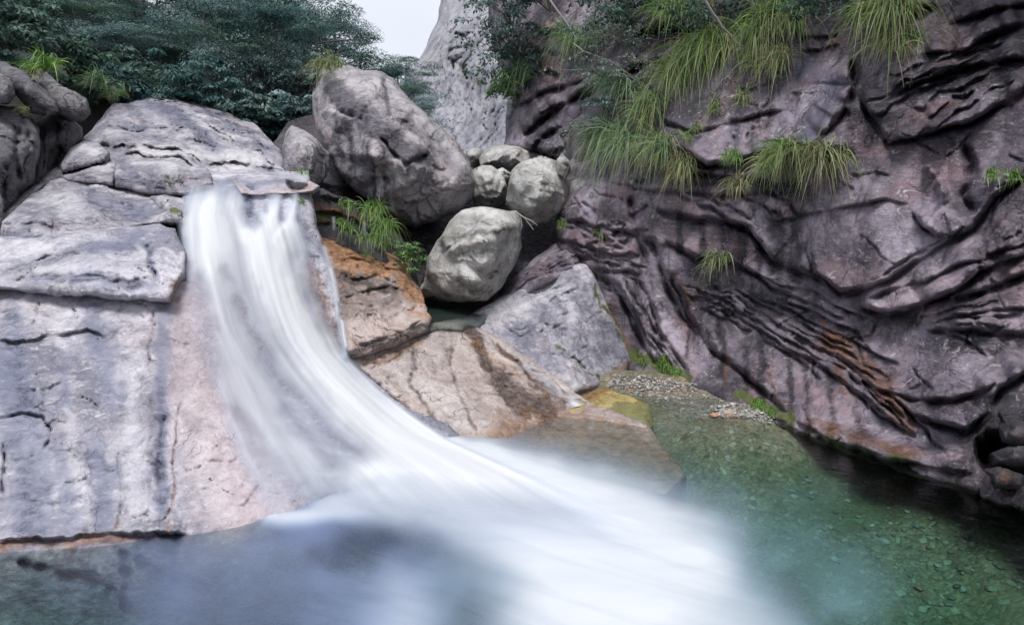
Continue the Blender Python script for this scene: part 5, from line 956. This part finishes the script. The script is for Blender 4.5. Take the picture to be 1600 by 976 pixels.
tag(stones("gravel", sp, 'stuff'), "grey gravel and pebbles of the beach and shallow pool bed")
for px, py, r, col, lab in [(1116, 661, .075, (.42, .21, .14), "brick red stone on the gravel spit"), (1142, 652, .06, (.34, .2, .15), "small reddish brown stone on the gravel spit, against the cliff"), (1137, 672, .07, (.40, .34, .27), "tan stone at the waterline of the gravel spit"), (1206, 665, .06, (.3, .3, .29), "grey stone at the end of the gravel spit")]:
    x, y, z = px_on_bed(px, py); rs = np.random.RandomState(int(px)); v, f = unit_stone(rs)
    o = mesh_obj("stone", v * r + np.array([x, y, max(z, -.02) + r * .3]), f, M['stone'], attrs={"tint": np.array([list(col) + [1]] * 12)}, smooth=False); tag(o, lab, "stone", "stones on the gravel spit")
for poly, Yc, lab, sd_ in [([(1560, 668), (1580, 655), (1625, 660), (1630, 690), (1590, 696), (1565, 688)], 5.35, "dark angular stone jammed in the cave at the cliff's right end", 81), ([(1545, 706), (1575, 694), (1625, 696), (1630, 726), (1590, 730), (1555, 722)], 5.15, "pale chipped stone lying in the cave mouth above the water", 82), ([(1535, 735), (1560, 728), (1600, 742), (1590, 762), (1556, 758)], 5.05, "reddish wet rock at the waterline in the cave mouth", 83)]:
    cx, cy = np.mean(poly, 0)
    tag(rock("stone", poly, [(cx, cy, Yc - .15), (cx - 30, cy, Yc), (cx + 30, cy, Yc), (cx, cy - 15, Yc), (cx + 5, cy + 15, Yc - .1)], M['wet_shade'], step=2, edge=(8, .12), belly=.2, seed=sd_, jag=1.2, facet=(9, .04, 1.2), marks={'A': [([(cx, cy - 8)], 10, .7)], 'R': [([(cx, cy)], 12, .5 if sd_ == 83 else .1)]}), lab, "stone")

# ------------------------------------------------------------------ vegetation builders
def depth_at(name, px, py):
    x0, y0, stp, D, ins = GRIDS[name]
    c = int(np.clip(round((px - x0) / stp), 0, D.shape[1] - 1)); r = int(np.clip(round((py - y0) / stp), 0, D.shape[0] - 1))
    return float(D[max(0, r - 1):r + 2, max(0, c - 1):c + 2].min())
def tube(V, Fc, pts, radii, k=6):
    pts = np.asarray(pts, float); b = len(V); m = len(pts)
    for j in range(m):
        t = pts[min(j + 1, m - 1)] - pts[max(j - 1, 0)]; t /= np.linalg.norm(t) + 1e-9
        a = np.cross(t, [0.31, 0.9, 0.2]); a /= np.linalg.norm(a) + 1e-9; c = np.cross(t, a)
        for q in range(k):
            w = 2 * math.pi * q / k; V.append(pts[j] + radii[j] * (math.cos(w) * a + math.sin(w) * c))
    for j in range(m - 1):
        for q in range(k):
            Fc.append((b + j * k + q, b + j * k + (q + 1) % k, b + (j + 1) * k + (q + 1) % k, b + (j + 1) * k + q))
def leaf_quads(cent, nrm, tip, size, aspect, rg):
    """one small pointed face per leaf"""
    n = len(cent)
    tip = tip - nrm * (tip * nrm).sum(1, keepdims=True); tip /= np.linalg.norm(tip, axis=1, keepdims=True) + 1e-9
    side = np.cross(nrm, tip); s = size[:, None]
    V = np.stack([cent - tip * s * .5, cent + side * s * aspect * .5 - nrm * s * .06, cent + tip * s * .5 - nrm * s * .1, cent - side * s * aspect * .5 - nrm * s * .06], 1).reshape(-1, 3)
    return V, np.arange(n * 4).reshape(n, 4)
def unit(v): return v / (np.linalg.norm(v, axis=-1, keepdims=True) + 1e-9)
def clumps(centers, radii, per, size, rg, flat=.45, aspect=.42, droop=.35, up=.9):
    C, Nn, T, Sz, To = [], [], [], [], []
    for c, r in zip(centers, radii):
        n = int(per * rg.uniform(.8, 1.2)); d = unit(rg.normal(size=(n, 3))); d[:, 2] = np.abs(d[:, 2]) * rg.uniform(.6, 1, n) - .15
        p = d * (r * rg.uniform(.3, 1.05, (n, 1)) ** .45); p[:, 2] *= flat
        C.append(p + c); nn = unit(d * .7 + np.array([0, 0, up]) + rg.normal(size=(n, 3)) * .45); Nn.append(nn)
        T.append(unit(d * np.array([1, 1, .2]) + np.array([0, 0, -droop]) + rg.normal(size=(n, 3)) * .35)); Sz.append(size * rg.uniform(.6, 1.3, n))
        To.append(np.repeat(np.clip(rg.uniform(.0, 1.0) ** 1.3 + rg.normal(size=n) * .16, 0, 1), 4))
    V, Fc = leaf_quads(np.vstack(C), np.vstack(Nn), np.vstack(T), np.concatenate(Sz), aspect, rg)
    return V, Fc, np.concatenate(To)
def make_tree(name, seed, H, W, mat, nlimb=11, per=75, size=.15, low=.28, flat=.8, csize=1.0, aspect=.42):
    rg = np.random.RandomState(seed); root = empty(name, (0, 0, 0)); TV, TF = [], []
    lean = rg.uniform(-.12, .12, 2); pts = [np.array([lean[0] * t * H + .12 * math.sin(t * 5 + seed), lean[1] * t * H, t * H * .93]) for t in np.linspace(0, 1, 8)]
    pts[0][2] = -.4
    tube(TV, TF, pts, [.11 * (1 - .85 * t) * H / 5 for t in np.linspace(0, 1, 8)], 7)
    cen, rad = [], []
    for k in range(nlimb):
        f = low + (1 - low) * (k + .5) / nlimb; base = np.array([np.interp(f * .93, np.linspace(0, .93, 8), [p[j] for p in pts]) for j in range(3)])
        a = k * 2.4 + rg.uniform(-.5, .5); prof = math.sin(math.pi * min(1, max(.08, (f - low * .6) / (1.08 - low * .6)))) ** .7
        L = W * .5 * prof * rg.uniform(.7, 1.2); d = np.array([math.cos(a), math.sin(a), rg.uniform(.15, .6)])
        lp = [base + d * L * t + np.array([0, 0, -.12 * L * t * t]) for t in np.linspace(0, 1, 5)]
        tube(TV, TF, lp, [.035 * H / 5 * (1 - .75 * t) for t in np.linspace(0, 1, 5)], 5)
        for t, m in ((1.0, 1.0), (.62, .8), (.85, .75)):
            off = rg.normal(size=3) * np.array([.35, .35, .2]) * csize * (1.2 if m < 1 else .4)
            cen.append(base + d * L * t + off); rad.append(csize * m * rg.uniform(.75, 1.3) * H / 5)
    cen.append(pts[-1] + [0, 0, .05 * H]); rad.append(csize * .9 * H / 5)
    V, Fc, tone = clumps(cen, rad, per, size, rg, flat, aspect)
    mesh_obj("trunk", TV, np.array(TF), M['bark'], parent=root)
    mesh_obj("crown", V, Fc, mat, parent=root, attrs={"tone": tone}, smooth=False)
    return root, V[:, 2].max()
def put_copy(src, loc, rz, sc):
    c = src.copy(); COL.objects.link(c); c.location = loc; c.rotation_euler = (0, 0, rz); c.scale = (sc[0], sc[0], sc[1])
    for ch in src.children:
        d = ch.copy(); COL.objects.link(d); d.parent = c
    return c
PALG = {'green': [(.09, .19, .055), (.17, .29, .09), (.27, .38, .15), (.12, .23, .085)], 'straw': [(.26, .24, .14), (.36, .34, .22), (.17, .15, .09)], 'lime': [(.11, .27, .03), (.19, .37, .06), (.08, .20, .04)], 'blue': [(.09, .19, .14), (.16, .28, .21), (.26, .38, .29)], 'pale': [(.22, .25, .16), (.30, .31, .21), (.15, .19, .10)]}
def grass(lab, line, where, n, L, mix=(('green', .7), ('straw', .3)), out=(-.35, -.75), droop=.9, w=.008, up=.9, spread=.55, cat="grass tuft", group=None, seed=None, scatter=7, name="grass_tuft", lift=.04):
    """a tuft of arching blades rooted along a short line of pixels on the rock"""
    rg = np.random.RandomState(seed if seed is not None else int(line[0][0] * 7 + line[0][1]))
    P = resample(line, 24) if len(line) > 1 else np.repeat(np.array(line, float), 24, 0)
    V, Fc, T = [], [], []; names = [m[0] for m in mix]; pr = np.array([m[1] for m in mix]); pr = pr / pr.sum()
    m = 6
    sub = [P[rg.randint(24)] + rg.normal(size=2) * scatter * .6 for _ in range(max(2, n // 45))]
    for b in range(n):
        ctr = sub[b % len(sub)]; q = ctr + rg.normal(size=2) * scatter * .45
        Yb = where(q[0], q[1]) if callable(where) else where
        root = unproj(q[0], q[1], Yb - lift)
        az = np.array([out[0], out[1], 0]) + np.append(rg.normal(size=2) * spread, 0); 
        d = unit(az * rg.uniform(.3, 1.1) + np.array([0, 0, up * rg.uniform(.35, 1.25)])); l = L * (.35 + .9 * rg.rand() ** 1.3) * (.75 + .5 * ((b % len(sub)) * .37 % 1)); g = droop * rg.uniform(.55, 1.35)
        t = np.linspace(0, 1, m); c = root + d * (l * t)[:, None] + np.array([0, 0, -1]) * (g * l * t ** 2.2)[:, None]
        sd_ = unit(np.cross(d, [rg.normal() * .4, -1, rg.normal() * .4])); ww = w * rg.uniform(.6, 1.3) * (1 - t ** 1.6 * .92)
        i0 = len(V) * 1
        for j in range(m): V.append(c[j] - sd_ * ww[j] * .5); V.append(c[j] + sd_ * ww[j] * .5)
        for j in range(m - 1): Fc.append((i0 + 2 * j, i0 + 2 * j + 1, i0 + 2 * j + 3, i0 + 2 * j + 2))
        kind = names[rg.choice(len(names), p=pr)]; pal = PALG[kind]; c0 = np.array(pal[rg.randint(len(pal))]) * rg.uniform(.7, 1.25)
        tip = c0 * .6 + np.array((.26, .23, .13)) * .4
        for j in range(m):
            cc = c0 * (1 - t[j] ** 2) + tip * t[j] ** 2; T += [list(cc) + [1]] * 2
    o = mesh_obj(name, V, np.array(Fc), M['blade'], attrs={"tint": np.array(T)}, smooth=True); tag(o, lab, cat, group); return o
def shrub(lab, px, py, Y, rx, rz, mat, nb=9, per=45, size=.06, cl=.16, seed=1, aspect=.45, flat=.7, twig='bark', out=(-.25, -.6), cat="shrub", name="shrub", group=None, bw=.012, drop=.0):
    rg = np.random.RandomState(seed); base = unproj(px, py, Y); root = empty(name, base); BV, BF, cen, rad = [], [], [], []
    for k in range(nb):
        a = rg.uniform(0, 6.28); e = np.array([math.cos(a) * rx + out[0] * rx, math.sin(a) * rx * .7 + out[1] * rx * .6, rz * rg.uniform(.1, 1.0) - drop * rx]) * rg.uniform(.6, 1.05)
        lp = [e * t + np.array([0, 0, .25 * rz * math.sin(math.pi * t)]) + rg.normal(size=3) * .03 * t for t in np.linspace(0, 1, 6)]
        tube(BV, BF, lp, [bw * (1 - .8 * t) for t in np.linspace(0, 1, 6)], 5)
        for t in (.45, .7, .88, 1.0): cen.append(np.array(lp[-1]) * t + rg.normal(size=3) * cl * .8); rad.append(cl * rg.uniform(.6, 1.25))
    V, Fc, tone = clumps(cen, rad, per, size, rg, flat, aspect)
    mesh_obj("branches", BV, np.array(BF), M[twig], parent=root); mesh_obj("foliage", V, Fc, mat, parent=root, attrs={"tone": tone}, smooth=False)
    return tag(root, lab, cat, group)
def branch(lab, paths, mat, cat="branch"):
    V, Fc = [], []
    for pts, r0, r1 in paths:
        q = np.array([unproj(p[0], p[1], p[2]) for p in pts]); m = 4 * (len(q) - 1) + 1; t = np.linspace(0, len(q) - 1, m)
        s = np.stack([np.interp(t, np.arange(len(q)), q[:, j]) for j in range(3)], -1); s += .012 * fbm(s * 6, 2, 3)[:, None]
        tube(V, Fc, s, np.linspace(r0, r1, m), 6)
    return tag(mesh_obj("branch", V, np.array(Fc), mat), lab, cat)

# ------------------------------------------------------------------ the wooded slope on the left
protos = [make_tree("broadleaf_tree", 101, 5, 4.6, M['leaf_a'], 9, 420, .115), make_tree("broadleaf_tree", 102, 5, 3.8, M['leaf_b'], 9, 420, .11, .22), make_tree("broadleaf_tree", 103, 5, 4.4, M['leaf_c'], 9, 420, .115, .3, .7),
          make_tree("broadleaf_tree", 104, 5, 3.4, M['leaf_a'], 14, 230, .09, .2, .75, .6), make_tree("broadleaf_tree", 105, 5, 5.0, M['leaf_b'], 9, 420, .12, .34, .65, .95)]
rg = random.Random(4); fl = []
def sil(x): return float(np.interp(x, [-100, 300, 470, 500, 540, 570, 592, 606], [-150, -110, -20, 2, 38, 78, 98, 116]))
for x in range(-70, 600, 42): fl.append((x + rg.uniform(-14, 14), None, rg.uniform(24, 29)))
for x in range(-60, 560, 52): fl.append((x + rg.uniform(-16, 16), None, rg.uniform(19.5, 22)))
for x in range(-60, 500, 62): fl.append((x + rg.uniform(-18, 18), None, rg.uniform(16.6, 18.2)))
for x in (560, 585, 604): fl.append((x, None, 31))
used_p = set(); fl.sort(key=lambda q: q[2])
WORDS = {0: "blue green layered", 1: "dense mid green", 2: "grey green open", 3: "slim blue green", 4: "spreading dark green"}
for k, (x, _, Yt) in enumerate(fl):
    top = sil(x) + rg.uniform(0, 26) + (24 - Yt) * -3.0
    if Yt < 19: top = max(top, rg.uniform(-20, 45)) 
    elif Yt < 23: top = max(top, rg.uniform(-60, 10)) 
    top = max(top, sil(x) - 6)
    p = unproj(x, top, Yt); zb = float(zhill(np.array([p[0]]), np.array([Yt]))[0]); H = min(max(p[2] - zb, 1.6), 8.5)
    pi = k % 5 if Yt < 23 else (k * 3 + 1) % 5; pr, ph = protos[pi]; sz = H / ph; sw = max(.62, min(1.35, sz * rg.uniform(.9, 1.2)))
    loc = (float(p[0]), Yt, zb)
    if pi not in used_p:
        o = pr; o.location = loc; o.rotation_euler = (0, 0, rg.uniform(0, 6)); o.scale = (sw, sw, sz); used_p.add(pi)
    else: o = put_copy(pr, loc, rg.uniform(0, 6.28), (sw, sz))
    row = "front rank, just above the rock dome" if Yt < 19 else ("middle rank of the wooded slope" if Yt < 23 else ("back of the wooded slope, against the sky gap" if x > 430 else "back of the wooded slope"))
    o["label"] = f"{WORDS[pi]} tree in the {row}" if Yt < 23 else f"{WORDS[pi]} tree at the {row}"
    o["category"] = "tree"; o["group"] = "trees on the wooded slope"
sb, sh = make_tree("slim_tree", 140, 5, 2.6, M['leaf_c'], 9, 110, .14, .55)
for k, (x, Yt, tp, lab) in enumerate([(352, 15.9, 70, "slim bare stemmed tree at the forest edge, above the dome's right half"), (388, 16.1, 62, "slim bare stemmed tree left of the upright angular boulder"), (415, 16.3, 84, "short slim tree with a bare stem behind the dome's right end"), (446, 16.6, 60, "slim tree with a bare stem just left of the largest boulder"), (318, 15.8, 60, "slim bare stemmed tree above the dome's middle")]):
    p = unproj(x, tp, Yt); zb = float(zhill(np.array([p[0]]), np.array([Yt]))[0]); H = max(p[2] - zb, 1.5); loc = (float(p[0]), Yt, zb)
    if k == 0: o = sb; o.location = loc; o.scale = (H / sh * .9, H / sh * .9, H / sh)
    else: o = put_copy(sb, loc, k * 1.7, (H / sh * .9, H / sh))
    tag(o, lab, "tree", "slim trees at the forest edge")
# understory along the foot of the slope
UND = [(130, 128, 13.6, .7, .6, 'leaf_b', "low mid green bush at the forest edge behind the far left boulders"), (175, 138, 14.4, .7, .5, 'leaf_a', "dark low bush behind the left end of the rock dome"), (225, 140, 15.0, .8, .7, 'leaf_b', "long leaved bush above the crest of the rock dome"), (285, 150, 15.2, .9, .8, 'leaf_a', "dense fern like bush above the middle of the rock dome"), (340, 168, 15.4, .8, .6, 'leaf_a', "dark bush where the dome's crest starts to fall"),
       (385, 185, 15.4, .8, .7, 'leaf_b', "shaded bush above the right slope of the rock dome"), (425, 195, 15.6, .8, .6, 'leaf_a', "dark bush behind the upright angular boulder"), (462, 190, 16, .7, .8, 'leaf_c', "pale leaved bush beside the largest boulder's left side"), (480, 150, 17, .8, 1.2, 'leaf_c', "tall grey green bush beside the largest boulder's top"), (15, 80, 11.5, .7, 1.0, 'leaf_b', "mid green bush in the photo's top left corner"), (40, 45, 12.5, .7, .8, 'leaf_b', "mid green bush above and behind the broad bladed grass")]
for k, (x, y, Yt, rx, rz, mt, lab) in enumerate(UND):
    shrub(lab, x, y + 14, Yt, rx, rz, M[mt], 12, 60, .13, .26, 200 + k, .3 if k in (2, 3) else .42, .6)
for k, (x, y, Yt, t_, w_) in enumerate([(622, 92, 46, 96, 1.15), (648, 120, 44, 128, .9)]):
    p = unproj(x, t_, Yt); b = unproj(x, t_ + 70, Yt); o = put_copy(protos[3 if k else 4][0], (float(p[0]), Yt, float(b[2])), 1.0 + k, (w_ * .8, (p[2] - b[2]) / 5)); o["label"] = ["flat topped tree standing on the ridge in the sky gap", "small tree at the mountain's foot behind the largest boulder"][k]; o["category"] = "tree"; o["group"] = "trees below the mountain"
p1, p2 = unproj(600, 150, 47), unproj(668, 190, 44)
for k, (x, y, Yt) in enumerate([(612, 150, 42), (640, 165, 40), (655, 185, 38), (628, 178, 39)]):
    p = unproj(x, y - 34, Yt); b = unproj(x, y + 50, Yt); o = put_copy(protos[k % 5][0], (float(p[0]), Yt, float(b[2])), k, (.75, (p[2] - b[2]) / 5.2)); o["label"] = ["dark round tree in the sky gap, touching the largest boulder's top", "bushy tree at the lower edge of the mountain", "lowest tree in the notch between largest boulder and mountain", "tree half hidden by the largest boulder's right shoulder"][k]; o["category"] = "tree"; o["group"] = "trees below the mountain"

# ------------------------------------------------------------------ grass, shrubs and branches
cl = lambda x, y: depth_at("cliff", x, y)
G = "grass tufts hanging on the cliff"
gs = [("broad tuft of long yellow green grass drooping left of the bare branch", [(1045, 130), (1080, 90), (1120, 68), (1150, 66)], 620, .80, (('green', .5), ('lime', .2), ('straw', .3))),
      ("thick bright grass tuft right of the bare branch, above the blue rock face", [(1180, 60), (1210, 30), (1245, 28)], 460, .70, (('green', .6), ('lime', .2), ('straw', .2))),
      ("lower half of the grass beside the bare branch, trailing brown blades", [(1180, 95), (1225, 95)], 220, .5, (('green', .5), ('straw', .5))),
      ("big grass tuft at the very top, right of the blue rock face", [(1335, 30), (1370, 10), (1410, 15)], 440, .62, (('green', .6), ('lime', .15), ('straw', .25))),
      ("lower trailing part of the top right grass, with brown tips", [(1385, 55), (1420, 60)], 220, .48, (('green', .45), ('straw', .55))),
      ("left tuft of the pair on the ledge below the blue rock face", [(1200, 252), (1245, 240)], 340, .46, (('green', .55), ('lime', .2), ('straw', .25))),
      ("right tuft of the pair on the ledge below the blue rock face", [(1265, 245), (1315, 248)], 320, .44, (('green', .5), ('straw', .5))),
      ("long grey green grass hanging over the round bedded boulder", [(930, 225), (960, 215), (985, 225)], 420, .86, (('green', .45), ('blue', .45), ('straw', .1))),
      ("light green grass hanging from the ledge right of the long grey green tuft", [(1005, 225), (1030, 232), (1045, 245)], 340, .62, (('green', .6), ('blue', .2), ('straw', .2))),
      ("straw tipped grass at the right end of the hanging row", [(1055, 258), (1080, 262)], 240, .46, (('green', .4), ('straw', .6))),
      ("small fan of pale grass low on the streaked cliff", [(1120, 408), (1140, 408)], 150, .26, (('pale', .7), ('green', .3))),
      ("dry straw coloured tuft left of the paired tufts", [(1140, 285), (1165, 288)], 110, .34, (('straw', .8), ('green', .2))),
      ("tiny bright tuft on the smooth purple rock, left of the blue vein", [(1138, 246), (1146, 250)], 70, .22, (('lime', .5), ('green', .5))),
      ("tiny tuft in the crack of the smooth purple rock", [(1076, 206), (1080, 208)], 60, .20, (('green', .7), ('straw', .3))),
      ("thin grass fringe along the ledge under the broad tuft", [(1110, 162), (1140, 168), (1165, 150)], 120, .26, (('green', .6), ('straw', .4))),
      ("tiny tuft by the lichen patch at the photo's right edge", [(1562, 268), (1580, 272)], 60, .16, (('lime', .5), ('green', .5))),
      ("dark green grass hanging in the shade left of the pale leaved shrub", [(890, 62), (925, 70)], 240, .80, (('green', .5), ('blue', .5))),
      ("green grass clump high in the shade above the broad tuft", [(1020, 20), (1050, 5), (1075, 10)], 260, .62, (('green', .7), ('lime', .2), ('straw', .1))),
      ("blue green grass under the pale leaved shrub", [(940, 130), (975, 140), (1000, 150)], 340, .66, (('blue', .7), ('green', .3))),
      ("shaded grass below the left end of the broad tuft", [(1010, 175), (1035, 160)], 220, .62, (('green', .6), ('straw', .3), ('blue', .1))),
      ("small grey green tuft at the cliff's left end, beside the mountain", [(800, 118), (822, 108)], 200, .62, (('green', .5), ('blue', .5))),
      ("trailing straw grass in the dark overhang at the top", [(1085, 15), (1125, 8)], 130, .5, (('straw', .6), ('green', .4)))]
for lab, line, n, L, mx_ in gs:
    grass(lab, line, cl, int(n * 1.8), L * 1.1, mx_, group=G, droop=1.05, up=.7, out=(-.5, -.6), spread=.62, w=.015, lift=.16, scatter=11)
grass("tiny green tuft between the chunky cream boulder and the cliff", [(876, 352), (884, 350)], 11.3, 70, .26, (('lime', .4), ('green', .6)), droop=1.0)
grass("pale wisp of grass hanging over the thin layers at the cliff's foot", [(934, 362), (944, 364)], 10.8, 70, .34, (('pale', .8), ('green', .2)), droop=1.3, up=.3)
grass("grass tuft growing on the top left of the largest boulder", [(498, 112), (512, 106), (524, 108)], 12.0, 260, .62, (('green', .45), ('pale', .35), ('straw', .2)), droop=1.2, up=.55, out=(-.3, -.5), w=.01)
grass("bright broad bladed grass above the boulders at the far left", [(52, 106), (80, 106), (95, 112)], 10.2, 150, .62, (('lime', .75), ('green', .25)), droop=.85, up=.95, out=(.1, -.3), w=.022, scatter=6)
grass("brownish sprig of grass on the middle boulder at the far left", [(58, 118), (68, 126)], 9.8, 50, .2, (('straw', .7), ('green', .3)), droop=.8)
grass("low dry grass in the crevice above the fluted outcrop", [(30, 165), (55, 178)], 9.0, 90, .2, (('straw', .6), ('green', .4)), droop=.9)
grass("grey green grass tuft on the forest edge above the dome's left part", [(178, 150), (200, 152)], 13.2, 160, .5, (('green', .6), ('blue', .2), ('straw', .2)), droop=.7, w=.012)
grass("dark green drooping grass at the forest edge behind the far left boulders", [(150, 122), (170, 126)], 13.0, 150, .6, (('blue', .5), ('green', .5)), droop=.8, w=.014)
grass("bright green grass clump in front of the upright angular boulder", [(466, 286), (478, 288), (492, 286)], 10.0, 170, .34, (('lime', .75), ('green', .25)), droop=.6, up=1.0, out=(0, -.4))
grass("small bright tuft at the edge of the falling water", [(468, 322), (480, 320)], 8.9, 80, .17, (('lime', .7), ('green', .3)), droop=.9)
FG = "ferny green tufts in the wet gully"
for lab, ln, Yg, n, L in [("fern tuft hanging on the wet ledges nearest the waterfall", [(535, 318), (556, 324)], 10.0, 90, .3), ("bright fern tuft beside the rusty stained ledge", [(540, 352), (556, 358)], 9.5, 100, .26), ("fern tuft at the top of the rusty shelf", [(556, 372), (572, 378)], 9.5, 80, .24), ("long arching ferns under the largest boulder, left side", [(566, 320), (596, 336)], 10.4, 220, .5),
                          ("arching ferns under the largest boulder, right of the tall trickle", [(590, 345), (612, 358)], 10.2, 220, .48), ("low fern tuft where the shelf meets the dark cave", [(585, 375), (605, 380)], 9.9, 130, .3)]:
    grass(lab, ln, Yg, n, L, (('lime', .45), ('green', .55)), droop=1.1, up=.6, out=(.1, -.6), w=.013, group=FG, cat="fern", name="fern_tuft")
grass("small green tuft on the rust stained top of the shelf", [(562, 396), (578, 399)], 9.5, 70, .14, (('lime', .5), ('green', .5)), droop=.9)
shrub("bright leafy plant at the left side of the squat grey boulder", 648, 412, 10.0, .24, .34, M['leaf_y'], 10, 26, .055, .08, 301, .35, .7, cat="plant", name="leafy_plant")
grass("grass around the leafy plant beside the squat grey boulder", [(638, 404), (658, 408)], 9.95, 120, .3, (('lime', .5), ('green', .5)), droop=1.0)
# moss cushions at the waterline
for lab, ln, Yg, n in [("bright green moss and fine plants at the cliff's foot behind the beach", [(1000, 562), (1030, 570), (1070, 592)], None, 420), ("bright green moss at the cliff's foot beside the gravel spit", [(1165, 622), (1200, 640), (1230, 654)], None, 260)]:
    grass(lab, ln, cl, n, .10, (('lime', .9), ('green', .1)), droop=.9, up=.8, w=.012, cat="moss", name="moss", scatter=9)["kind"] = "stuff"
# shrubs of the cliff
SH = [("tall dark leaved shrub at the cliff's left end, against the mountain", 812, 110, 14.6, .85, 1.5, 'leaf_b', 14, 46, .085, .26, 'bark', (-.15, -.5), .0), ("thin shrub leaning out over the mountain at the very top", 800, 40, 14.8, .9, .9, 'leaf_c', 10, 24, .075, .22, 'bark', (-.4, -.4), .0), ("bright green shrub below the tall one, at the mountain's edge", 795, 150, 14.5, .4, .55, 'leaf_y', 8, 46, .075, .16, 'bark', (-.4, -.4), .0),
      ("shaded leafy shrub at the top, right of the tall dark one", 860, 20, 14.0, .9, .9, 'leaf_b', 11, 46, .085, .24, 'bark', (-.2, -.6), .0), ("pale leaved shrub sprawling over the round bedded boulder", 1000, 130, 11.4, .75, .45, 'leaf_p', 12, 34, .055, .16, 'twig', (-.85, -.5), .2), ("upper pale leaved shrub in the shade at the top", 985, 70, 11.7, .7, .5, 'leaf_p', 11, 26, .055, .16, 'twig', (-.6, -.5), .0),
      ("low pale leaved spray reaching left across the boulder face", 990, 200, 11.2, .75, .1, 'leaf_p', 6, 20, .05, .10, 'twig', (-.8, -.4), .05), ("dark leafy shrub in the shade behind the pale leaved ones", 960, 40, 12.4, 1.1, .7, 'leaf_b', 13, 50, .08, .28, 'bark', (-.1, -.4), .0), ("dark hanging shrub at the top between the two branches", 1120, 25, 10.3, .6, .4, 'leaf_b', 9, 36, .06, .18, 'bark', (-.1, -.5), .3), ("dark trailing shrub above the blue rock face", 1290, 5, 8.6, .55, .3, 'leaf_b', 8, 36, .055, .16, 'bark', (0, -.5), .3), ("green shrub hanging below the pale leaved ones", 985, 165, 11.3, .5, .3, 'leaf_c', 9, 40, .05, .15, 'bark', (-.4, -.5), .3)]
for k, (lab, x, y, Yt, rx, rz, mt, nb, per, sz, clr, tw, out, dr) in enumerate(SH):
    shrub(lab, x, y, Yt - .1, rx, rz, M[mt], nb, per, sz, clr, 400 + k, .5, .75, tw, out, drop=dr)
branch("bare grey branch crossing the broad grass tuft", [([(1092, -12, 9.3), (1110, 15, 9.35), (1128, 42, 9.4), (1150, 66, 9.5), (1183, 88, 9.6)], .022, .010), ([(1172, -10, 9.3), (1180, 20, 9.4), (1178, 60, 9.5), (1172, 76, 9.55)], .012, .007)], M['twig'])
branch("thin bare branch slanting down through the shade at the top", [([(852, -10, 13.0), (880, 30, 12.8), (902, 62, 12.7)], .022, .008)], M['twig'])
branch("bleached dead twig between the squat and chunky boulders", [([(806, 330, 10.4), (822, 344, 10.4), (834, 358, 10.4)], .012, .004), ([(818, 340, 10.4), (832, 346, 10.35), (840, 352, 10.35)], .007, .003), ([(812, 335, 10.4), (816, 352, 10.38)], .006, .003)], M['deadtwig'])
branch("crooked twig with few leaves beside the pale leaved shrub", [([(896, 68, 11.6), (912, 80, 11.5), (945, 92, 11.4), (985, 108, 11.4)], .012, .006), ([(912, 80, 11.5), (900, 86, 11.4)], .006, .003)], M['twig'])
